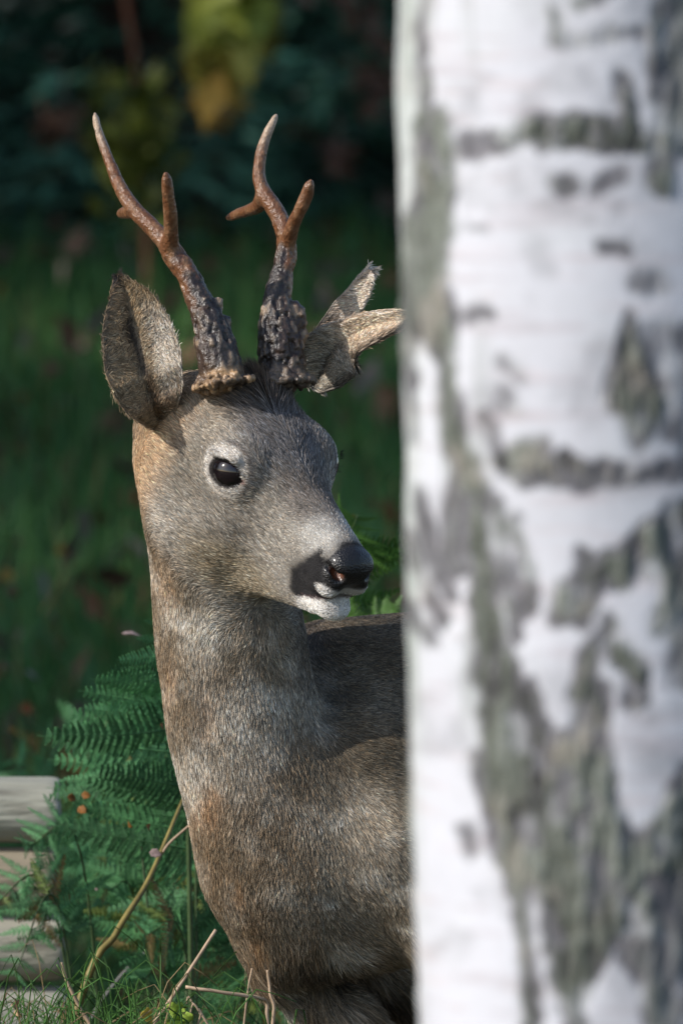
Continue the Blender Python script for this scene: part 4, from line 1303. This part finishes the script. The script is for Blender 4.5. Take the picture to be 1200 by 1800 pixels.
for li, px, y, fr in spec:
    gxx = P(px, 1500, y)[0]
    fo, oo = fern(FL[li], gxx, y)
    for k, (mid, tip, pl, yy) in enumerate(fr):
        frond(fo, oo, oo, P(*mid, yy), P(*tip, yy - 0.03), pl, 10, 0.45, seed=li * 31 + k, droop=0.2, face=(rng.uniform(-.3, .3), -0.8, 0.55))

# the bare diagonal stalk in front of the bracken
m_st = make_mat('old_stalk', (0.20, 0.16, 0.05), 0.5, nscale=60, namp=0.35)
a = P(128, 1800, 9.3); gz = np.array([a[0] - 0.10, 9.28, 0.0])
pts = interp([gz, a, P(205, 1640, 9.32), P(262, 1545, 9.36), P(322, 1405, 9.42)], 30)
o = link('fern_stalk', mesh_from('fern_stalk', *tube(pts, np.linspace(0.0036, 0.0014, 30), 8), True, None, m_st))
tag(o, 'brown-yellow bare bracken stalk slanting up in front of the green fern', 'stalk')

# ------------------------------------------------------------------ stack of peeled logs
m_log = make_mat('peeled_wood', attr=True, rough=0.75, nscale=22, namp=0.24, bump=0.7, bscale=90, stretch=(0.15, 1, 1))
LOGY = 10.0
lz = [1365, 1488, 1606, 1734, 1855, 1975, 2095, 2215, 2335]
ends = [104, 96, 110, 116, 100, 108, 104, 112, 106]
tint = [(0.34, 0.335, 0.275), (0.25, 0.21, 0.15), (0.34, 0.32, 0.255), (0.32, 0.31, 0.26), (0.4, 0.37, 0.32), (0.42, 0.4, 0.35), (0.38, 0.35, 0.3), (0.42, 0.4, 0.35), (0.4, 0.37, 0.32)]
LL = ['topmost peeled pale grey log of the stack at the left edge', 'second log from the top of the stack, brown and weathered below', 'third log from the top of the stack, pale with a hanging fern over it',
      'fourth log from the top of the stack, behind the grass at the bottom left corner']
mpx = FPX / LOGY
for k, (yt, ex) in enumerate(zip(lz, ends)):
    top = P(0, yt, LOGY)[2]; bot = P(0, yt + 118, LOGY)[2]
    r0 = (top - bot) / 2; zc = (top + bot) / 2
    if zc - r0 < -0.01: break
    xe = P(ex, 0, LOGY)[0]
    n, m = 90, 40
    xs_ = np.concatenate([np.linspace(xe - 1.5, xe - 0.012, n - 6), xe - 0.012 * (1 - np.sin(np.linspace(0.25, 1, 6) * math.pi / 2))])
    A, TT = np.meshgrid(xs_, np.linspace(0, 2 * math.pi, m, endpoint=False), indexing='ij')
    rim = np.clip((xe - A) / 0.010, 0, 1); rr_ = r0 * (0.90 + 0.10 * np.sqrt(np.clip(rim * (2 - rim), 0, 1)))
    pt = np.stack([A.ravel(), np.cos(TT).ravel() * r0 + k, np.sin(TT).ravel() * r0], 1)
    rr_ = rr_.ravel() * (1 + 0.035 * noise(pt * np.array([.4, 1, 1]), 14, 130 + k) + 0.012 * noise(pt * np.array([.15, 1, 1]), 90, 140 + k))
    v = np.stack([A.ravel(), LOGY + np.cos(TT.ravel()) * rr_, zc + np.sin(TT.ravel()) * rr_], 1)
    i = np.arange(n - 1)[:, None] * m; j = np.arange(m)[None]; kk = (j + 1) % m
    f = np.stack([i + j, i + m + j, i + m + kk, i + kk], -1).reshape(-1, 4)
    v = np.vstack([v, [[xe + 0.001, LOGY, zc]], [[xe - 1.5, LOGY, zc]]])
    jj = np.arange(m)
    f3 = np.vstack([np.stack([(n - 1) * m + jj, np.full(m, n * m), (n - 1) * m + (jj + 1) % m], 1)[:, ::-1], np.stack([jj, np.full(m, n * m + 1), (jj + 1) % m], 1)])
    nz = fbm(v * np.array([.3, 1, 1]), 40, 150 + k, 4); n2 = fbm(v * np.array([.12, 1, 1]), 140, 151, 2)
    c = np.tile(tint[k], (len(v), 1)) * (1 + 0.14 * nz + 0.13 * n2)[:, None]
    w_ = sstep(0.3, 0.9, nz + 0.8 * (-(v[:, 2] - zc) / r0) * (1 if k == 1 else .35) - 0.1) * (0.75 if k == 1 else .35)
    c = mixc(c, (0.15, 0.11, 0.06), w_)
    blot = sstep(0.55, 0.9, noise(v, 45, 160 + k)) * 0.6
    crk = sstep(0.55, 0.8, noise(v * np.array([.06, 1, 1]), 170, 170 + k)) * 0.65
    c = mixc(c, (0.07, 0.055, 0.04), crk)
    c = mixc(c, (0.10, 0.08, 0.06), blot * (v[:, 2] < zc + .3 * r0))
    d = np.array([xe, LOGY, zc])
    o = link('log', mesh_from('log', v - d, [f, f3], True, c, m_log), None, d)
    tag(o, LL[k] if k < 4 else ['fifth', 'sixth', 'seventh', 'eighth', 'ninth'][k - 4] + ' peeled log from the top of the stack, near the ground', 'log', 'logs stacked at the left')

# ------------------------------------------------------------------ dry stems and single blades along the bottom
m_dry = make_mat('dry_straw', (0.42, 0.30, 0.20), 0.55, nscale=60, namp=0.3)
m_gr = make_mat('green_blade', (0.07, 0.14, 0.035), 0.5, nscale=40, namp=0.3)


def stem(label, pts, r0, r1, mat, y=9.2, name='dry_stem', cat='stem', ground=True):
    W = [P(p[0], p[1], p[2] if len(p) > 2 else y) for p in pts]
    if ground:
        a, b = W[0], W[1]
        d = a - b; d /= np.linalg.norm(d)
        g = a + d * 0.12; g2 = g + (d + np.array([0, 0, -1.2])) * 0.15; g2[2] = 0
        W = [g2, g] + W
    c = interp(W, 8 * len(W))
    v, f = tube(c, np.linspace(r0, r1, len(c)), 7)
    v = v + noise(v, 150, 5)[:, None] * 0.0003
    o = link(name, mesh_from(name, v, f, True, None, mat)); return tag(o, label, cat)


stem('straight tan dry stem slanting up towards the deer chest', [(262, 1812), (300, 1757), (380, 1634)], 0.0017, 0.0013, m_dry, 8.95)
stem('bent pale dry stem lying flat between the slanting stem and the deer chest', [(480, 1860, 8.95), (470, 1790, 8.95), (468, 1762, 8.95), (452, 1754, 8.94), (390, 1744, 8.93), (326, 1735, 8.93)], 0.0015, 0.0014, m_dry, 8.95)
stem('thin upright straw crossing the bent stem under the chest', [(428, 1810), (436, 1740), (443, 1702)], 0.0009, 0.0007, m_dry, 9.0)
stem('short curled straw hanging from the bent stem', [(365, 1800), (350, 1775), (338, 1762), (331, 1752), (328, 1764)], 0.0010, 0.0006, m_dry, 8.92)
stem('thin curled straw beside the yellow leaf', [(345, 1812), (352, 1785), (340, 1765), (333, 1790)], 0.0009, 0.0006, m_dry, 8.9)
stem('limp pale straw under the tip of the deer chest', [(478, 1810), (482, 1770), (475, 1745), (470, 1705)], 0.0016, 0.0011, m_dry, 9.0)
stem('thin green blade leaning left behind the slanting stem', [(302, 1805), (283, 1740), (254, 1668)], 0.0012, 0.0004, m_gr, 9.05, 'grass_blade', 'grass')
stem('tan stem leaning left in front of the lowest log', [(165, 1812), (140, 1770), (118, 1725), (108, 1692)], 0.0017, 0.0011, m_dry, 9.1)
stem('olive stem crossing the lower log ends', [(150, 1790), (128, 1740), (100, 1695)], 0.0011, 0.0006, m_gr, 9.15, 'grass_blade', 'grass')
stem('short buff stem poking out beside the diagonal stalk', [(285, 1500), (300, 1480), (334, 1450)], 0.0011, 0.0010, m_dry, 9.38, ground=False)
stem('faint grey stem behind the chest between the ferns', [(290, 1640), (305, 1620), (322, 1598)], 0.0014, 0.0010, make_mat('grey_straw', (0.16, 0.16, 0.15), .6), 9.8)
rr = np.random.default_rng(77)
# tall green blades of the near tussocks, each bowed over (as one mass of grass)
parts = []; cl = []
for k in range(380):
    x0 = rr.uniform(-30, 720); yy = rr.uniform(8.75, 9.45)
    if x0 > 470 and rr.random() < .9: continue
    if 330 < x0 and rr.random() < .5: continue
    h = rr.normal(1782, 34) if x0 > 190 else rr.normal(1765, 38)
    if rr.random() < .06: h -= 60
    t_ = P(x0, h, yy); L = t_[2]; dx = rr.normal(0, 0.05); dy = rr.normal(0, .04)
    b0 = np.array([t_[0] - dx, yy - dy, 0.0]); m1 = b0 * .35 + t_ * .65 + np.array([-dx * .22, 0, .03])
    c = interp([b0, m1, t_, t_ + np.array([dx * .6, dy, -abs(rr.normal(0.0, .03))])], 9)
    v, f = tube(c, np.linspace(0.0013, 0.0003, 9) * rr.uniform(.5, 1.3), 3)
    v[:, 1] = v[:, 1]
    parts.append((v, f))
    g = np.array([0.05, 0.13, 0.025]) * rr.uniform(.5, 1.5) if rr.random() > .18 else np.array([0.30, 0.22, 0.11]) * rr.uniform(.6, 1.1)
    cl.append(np.tile(g, (len(v), 1)))
v, f = join(parts)
tag(link('tussock_grass', mesh_from('tussock_grass', v, f, True, np.vstack(cl), m_grass)), kind='stuff')


# ------------------------------------------------------------------ single leaves
def leaf_mesh(seed, color, curl=0.5, lobes=0):
    r = np.random.default_rng(seed)
    n, m = 12, 7
    s = np.linspace(0, 1, n)[:, None]; t = np.linspace(-1, 1, m)[None]
    W = 0.36 * np.sin(np.pi * s ** 0.8) ** 0.9 * (1 + 0.15 * np.sin(s * 19 + seed)) + 0.01
    x = (s - .5) * np.ones_like(t); y = W * t
    z = curl * (0.5 * y ** 2 * 3 - 0.5 * (s - .4) ** 2 * np.ones_like(t)) + r.normal(0, .012, (n, m))
    v = np.stack([x * np.cos(curl * s * 1.2), y, z], -1).reshape(-1, 3)
    idx = np.arange(n * m).reshape(n, m)
    f = np.stack([idx[:-1, :-1], idx[:-1, 1:], idx[1:, 1:], idx[1:, :-1]], -1).reshape(-1, 4)
    b = v - np.array([0, 0, .015]); N = n * m
    rim = np.concatenate([idx[0, :], idx[1:, -1], idx[-1, :-1][::-1], idx[1:-1, 0][::-1]]); r2 = np.roll(rim, -1)
    fr = np.stack([rim, rim + N, r2 + N, r2], 1)
    return mesh_from('leaf', np.vstack([v, b]), np.vstack([f, f[:, ::-1] + N, fr]), True, None, make_mat('leaf_skin', color, .6, nscale=3, namp=.35, transl=.2))


def leaf(me, px, py, y, size, rot, label, name='leaf', group=None):
    o = link(name, me, None, P(px, py, y)); size *= 0.62; o.scale = (size,) * 3; o.rotation_euler = rot
    return tag(o, label, 'leaf', group)


Lo, Ly, Lb, Lp = leaf_mesh(1, (0.26, 0.11, 0.025)), leaf_mesh(2, (0.50, 0.36, 0.05), .7), leaf_mesh(3, (0.50, 0.34, 0.20), 1.0), leaf_mesh(4, (0.36, 0.26, 0.24), .3)
leaf(Lo, 128, 1403, 9.6, .015, (1.2, .3, .6), 'small orange-brown leaf caught in the fern right of the top log')
leaf(Lo, 152, 1398, 9.6, .013, (1.4, .1, -.2), 'orange-yellow leaf tip beside the orange-brown leaf in the fern')
leaf(Lo, 145, 1424, 9.6, .015, (1.0, .5, -.6), 'lower of the three orange leaves caught in the fern right of the top log')
leaf(Lo, 228, 1450, 9.5, .014, (1.0, .5, 1.6), 'small brown leaf in the middle of the green fern')
leaf(Lo, 262, 1455, 9.5, .013, (1.5, .5, 1.2), 'dull rust leaf in the fern near the diagonal stalk')
leaf(Lo, 286, 1278, 9.45, .013, (1.3, .5, 1.2), 'yellow-brown leaf fleck touching the edge of the neck')
leaf(Lp, 274, 1500, 9.36, .016, (1.1, .2, .1), 'pinkish leaf scrap on the top of the diagonal stalk')
leaf(Lb, 30, 1776, 9.2, .030, (1.3, .6, 1.3), 'curled pale brown dead leaf at the bottom left corner')
leaf(Ly, 262, 1788, 8.93, .026, (1.2, .3, .8), 'yellow curled leaf at the foot of the slanting dry stem')
leaf(Lp, 232, 1114, 9.9, .026, (.12, .1, .1), 'pale pinkish flat leaf beside the neck above the big fern')
leaf(Lp, 170, 1563, 9.55, .0045, (1.5, 0, 0), 'tiny white petal in the fern right of the logs', 'petal')
gl = leaf_mesh(9, (0.30, 0.42, 0.06), .5)
pr = link('leafy_sprig', None, None, P(300, 1860, 8.9)); tag(pr, 'small bright yellow-green sprig beside the yellow curled leaf', 'plant')
c = interp([P(300, 1860, 8.9), P(300, 1800, 8.9), P(312, 1776, 8.9)], 10)
v, f = tube(c, 0.0007, 5); link('stem', mesh_from('sprig_stem', v - np.array(P(300, 1860, 8.9)), f, True, None, m_gr), pr)
for k in range(18):
    p = P(rr.uniform(276, 330), rr.uniform(1770, 1803), 8.9 + rr.uniform(-.01, .01)) - P(300, 1860, 8.9)
    o = link('leaf', gl, pr, p); s = rr.uniform(.007, .012); o.scale = (s, s, s); o.rotation_euler = tuple(rr.uniform(0, 3, 3))
Lo2, Ly2, Lb2, Lp2 = leaf_mesh(11, (0.20, 0.07, 0.02)), leaf_mesh(12, (0.26, 0.17, 0.03), .7), leaf_mesh(13, (0.15, 0.10, 0.06), 1.0), leaf_mesh(14, (0.15, 0.12, 0.11), .3)
# fallen leaves further off, only soft flecks of colour
FLK = [(4, 512, 19.5, .07, 1, 'yellow leaf blurred at the left edge beside the ear level'), (42, 700, 18.0, .05, 0, 'dull orange leaf in the shaded grass left of the neck'), (16, 1010, 14.5, .06, 1, 'yellow leaf low at the left edge in the shaded grass'),
       (108, 970, 15.0, .055, 1, 'yellow-orange leaf in the shaded grass left of the jaw'), (142, 1038, 14.0, .055, 0, 'orange leaf in the shaded grass below the yellow-orange one'), (226, 922, 16.0, .035, 0, 'small orange-red leaf close left of the cheek'),
       (30, 955, 15.5, .04, 2, 'dull tan leaf left of the yellow-orange leaf'), (20, 1040, 14.2, .06, 2, 'brown leaf at the left edge below the yellow leaf'), (60, 1190, 12.8, .06, 3, 'pale grey-brown leaf above the log stack'),
       (95, 1085, 13.6, .05, 3, 'greyish fallen leaf left of the neck'), (50, 1245, 12.4, .045, 0, 'rust leaf just above the log stack'), (8, 1165, 13.0, .05, 2, 'tan fallen leaf at the left edge above the logs'),
       (680, 965, 15.0, .03, 0, 'small rust leaf between the muzzle and the birch'), (622, 908, 10.0, .012, 0, 'tiny orange leaf above the nose against the light fern')]
for (px, py, y, s, k, lab) in FLK:
    leaf([Lo2, Ly2, Lb2, Lp2][k], px, py, y, s * 0.62, (1.2 + rr.normal(0, .3), rr.normal(0, .3), rr.uniform(0, 3)), lab, 'fallen_leaf', 'fallen leaves in the shaded grass')

# ------------------------------------------------------------------ background accents: mossy trunk, thin sapling
m_moss = bpy.data.materials.new('moss_and_lichen'); m_moss.use_nodes = True
n_, L_ = m_moss.node_tree.nodes, m_moss.node_tree.links
b_ = n_['Principled BSDF']; b_.inputs['Roughness'].default_value = 0.9
tc_ = n_.new('ShaderNodeTexCoord'); t1 = n_.new('ShaderNodeTexNoise'); t1.inputs['Scale'].default_value = 9; t1.inputs['Detail'].default_value = 6
L_.new(tc_.outputs['Object'], t1.inputs['Vector'])
rp = n_.new('ShaderNodeValToRGB'); e = rp.color_ramp.elements
e[0].position = 0.36; e[0].color = (0.14, 0.17, 0.03, 1); e[1].position = 0.62; e[1].color = (0.36, 0.36, 0.10, 1)
L_.new(t1.outputs['Fac'], rp.inputs[0]); L_.new(rp.outputs[0], b_.inputs['Base Color'])
YB = 19.0
parts = []
sg = link('hanging_branch', None, None, P(400, 60, YB)); org = P(400, 60, YB)
tag(sg, 'yellow-green leafy branch hanging down in front of the dark spruces at the top', 'branch')
c = interp([P(470, -900, YB + .4), P(430, -400, YB + .1), P(400, -60, YB), P(390, 120, YB), P(384, 190, YB)], 24)
v, f = tube(c, np.linspace(.02, .004, 24), 7); link('twig', mesh_from('twig', v - org, f, True, None, m_sptrunk), sg)
n = 620
pyy = rr.uniform(-520, 190, n)
wd = np.interp(pyy, [-520, -100, 0, 60, 120, 190], [84, 74, 62, 56, 42, 10])
pxx = np.interp(pyy, [-520, 0, 190], [430, 402, 384]) + rr.uniform(-1, 1, n) * wd
cs = PV(pxx, pyy, YB + rr.normal(0, .08, n)) - org
v, f = leaf_cloud(cs, np.full(n, .075), rr)
hz = sstep(40, 190, pyy)[:, None]
cc = (np.array([0.42, 0.46, 0.09]) * (1 - hz) + np.array([0.44, 0.25, 0.04]) * hz) * rr.uniform(.5, 1.25, (n, 1))  # leaf colour kept bright, standing in for sunlight on the branch
link('leaves', mesh_from('branch_leaves', v, f, False, np.repeat(cc, 4, axis=0), make_mat('yellow_leaves', attr=True, rough=.5, transl=.3)), sg)
sg2 = link('hanging_branch', None, None, P(468, 50, 20.4)); org = P(468, 50, 20.4)
tag(sg2, 'narrow yellowing twig just right of the larger yellow-green branch', 'branch')
n = 130; pyy = rr.uniform(-120, 95, n); pxx = np.interp(pyy, [-120, 95], [440, 474]) + rr.normal(0, 8, n)
v, f = leaf_cloud(PV(pxx, pyy, 20.4 + rr.normal(0, .05, n)) - org, np.full(n, .055), rr)
cc = np.array([0.24, 0.22, 0.045]) * rr.uniform(.5, 1.2, (n, 1))
link('leaves', mesh_from('twig_leaves', v, f, False, np.repeat(cc, 4, axis=0), make_mat('yellowing_leaves', attr=True, rough=.5, transl=.3)), sg2)
c = interp([P(440, -1200, 20.5), P(452, -100, 20.4), P(474, 92, 20.4)], 14)
v, f = tube(c, np.linspace(.012, .003, 14), 6); link('twig', mesh_from('twig', v - org, f, True, None, m_sptrunk), sg2)
c = interp([P(262, 700, 19.4), P(258, 420, 19.4), P(248, 230, 19.4), P(236, 90, 19.4), P(215, -60, 19.4), P(190, -500, 19.4)], 26)
v, f = tube(c, np.linspace(.007, .004, 26), 7)
sap = link('sapling', None, None, P(262, 700, 19.4)); tag(sap, 'thin reddish-brown sapling stem at the upper left background', 'sapling')
link('stem', mesh_from('sapling_stem', v - P(262, 700, 19.4), f, True, None, make_mat('red_bark', (0.16, 0.065, 0.035), .7)), sap)
n = 240; t_ = rr.normal(0, 1, (n, 2))
v, f = leaf_cloud(PV(232 + t_[:, 0] * 34, 250 + t_[:, 1] * 55, 19.4 + rr.normal(0, .1, n)) - P(262, 700, 19.4), np.full(n, .045), rr)
cc = np.array([0.10, 0.12, 0.02]) * rr.uniform(.4, 1.4, (n, 1))
link('leaves', mesh_from('sapling_leaves', v, f, False, np.repeat(cc, 4, axis=0), make_mat('sapling_leaf', attr=True, rough=.5, transl=.3)), sap)
for (px, py, s, lab) in [(640, 22, .09, 'pinkish-brown leafy twig blurred at the top beside the birch'), (670, 155, .05, 'small pinkish leafy twig right of the top, near the birch'), (105, 218, .035, 'pinkish-brown leafy twig upper left in the dark spruces'), (595, 280, .03, 'dull brown leafy twig between the far antler and the birch')]:
    n = 26; org = P(px, py, 20.3)
    tg = link('leafy_twig', None, None, org); tag(tg, lab, 'twig')
    c = interp([np.array([0, .5, s * 2.2]), np.array([0, .2, s]), np.array([0, 0, 0.]), np.array([.03, 0, -s])], 10)
    v, f = tube(c, .004, 5); link('twig', mesh_from('twig', v, f, True, None, m_sptrunk), tg)
    v, f = leaf_cloud(rr.normal(0, s * .45, (n, 3)), np.full(n, .045), rr)
    o = link('leaves', mesh_from('twig_leaves', v, f, False, np.repeat(np.array([0.22, 0.12, 0.08]) * rr.uniform(.4, 1.1, (n, 1)), 4, axis=0), m_litter), tg)
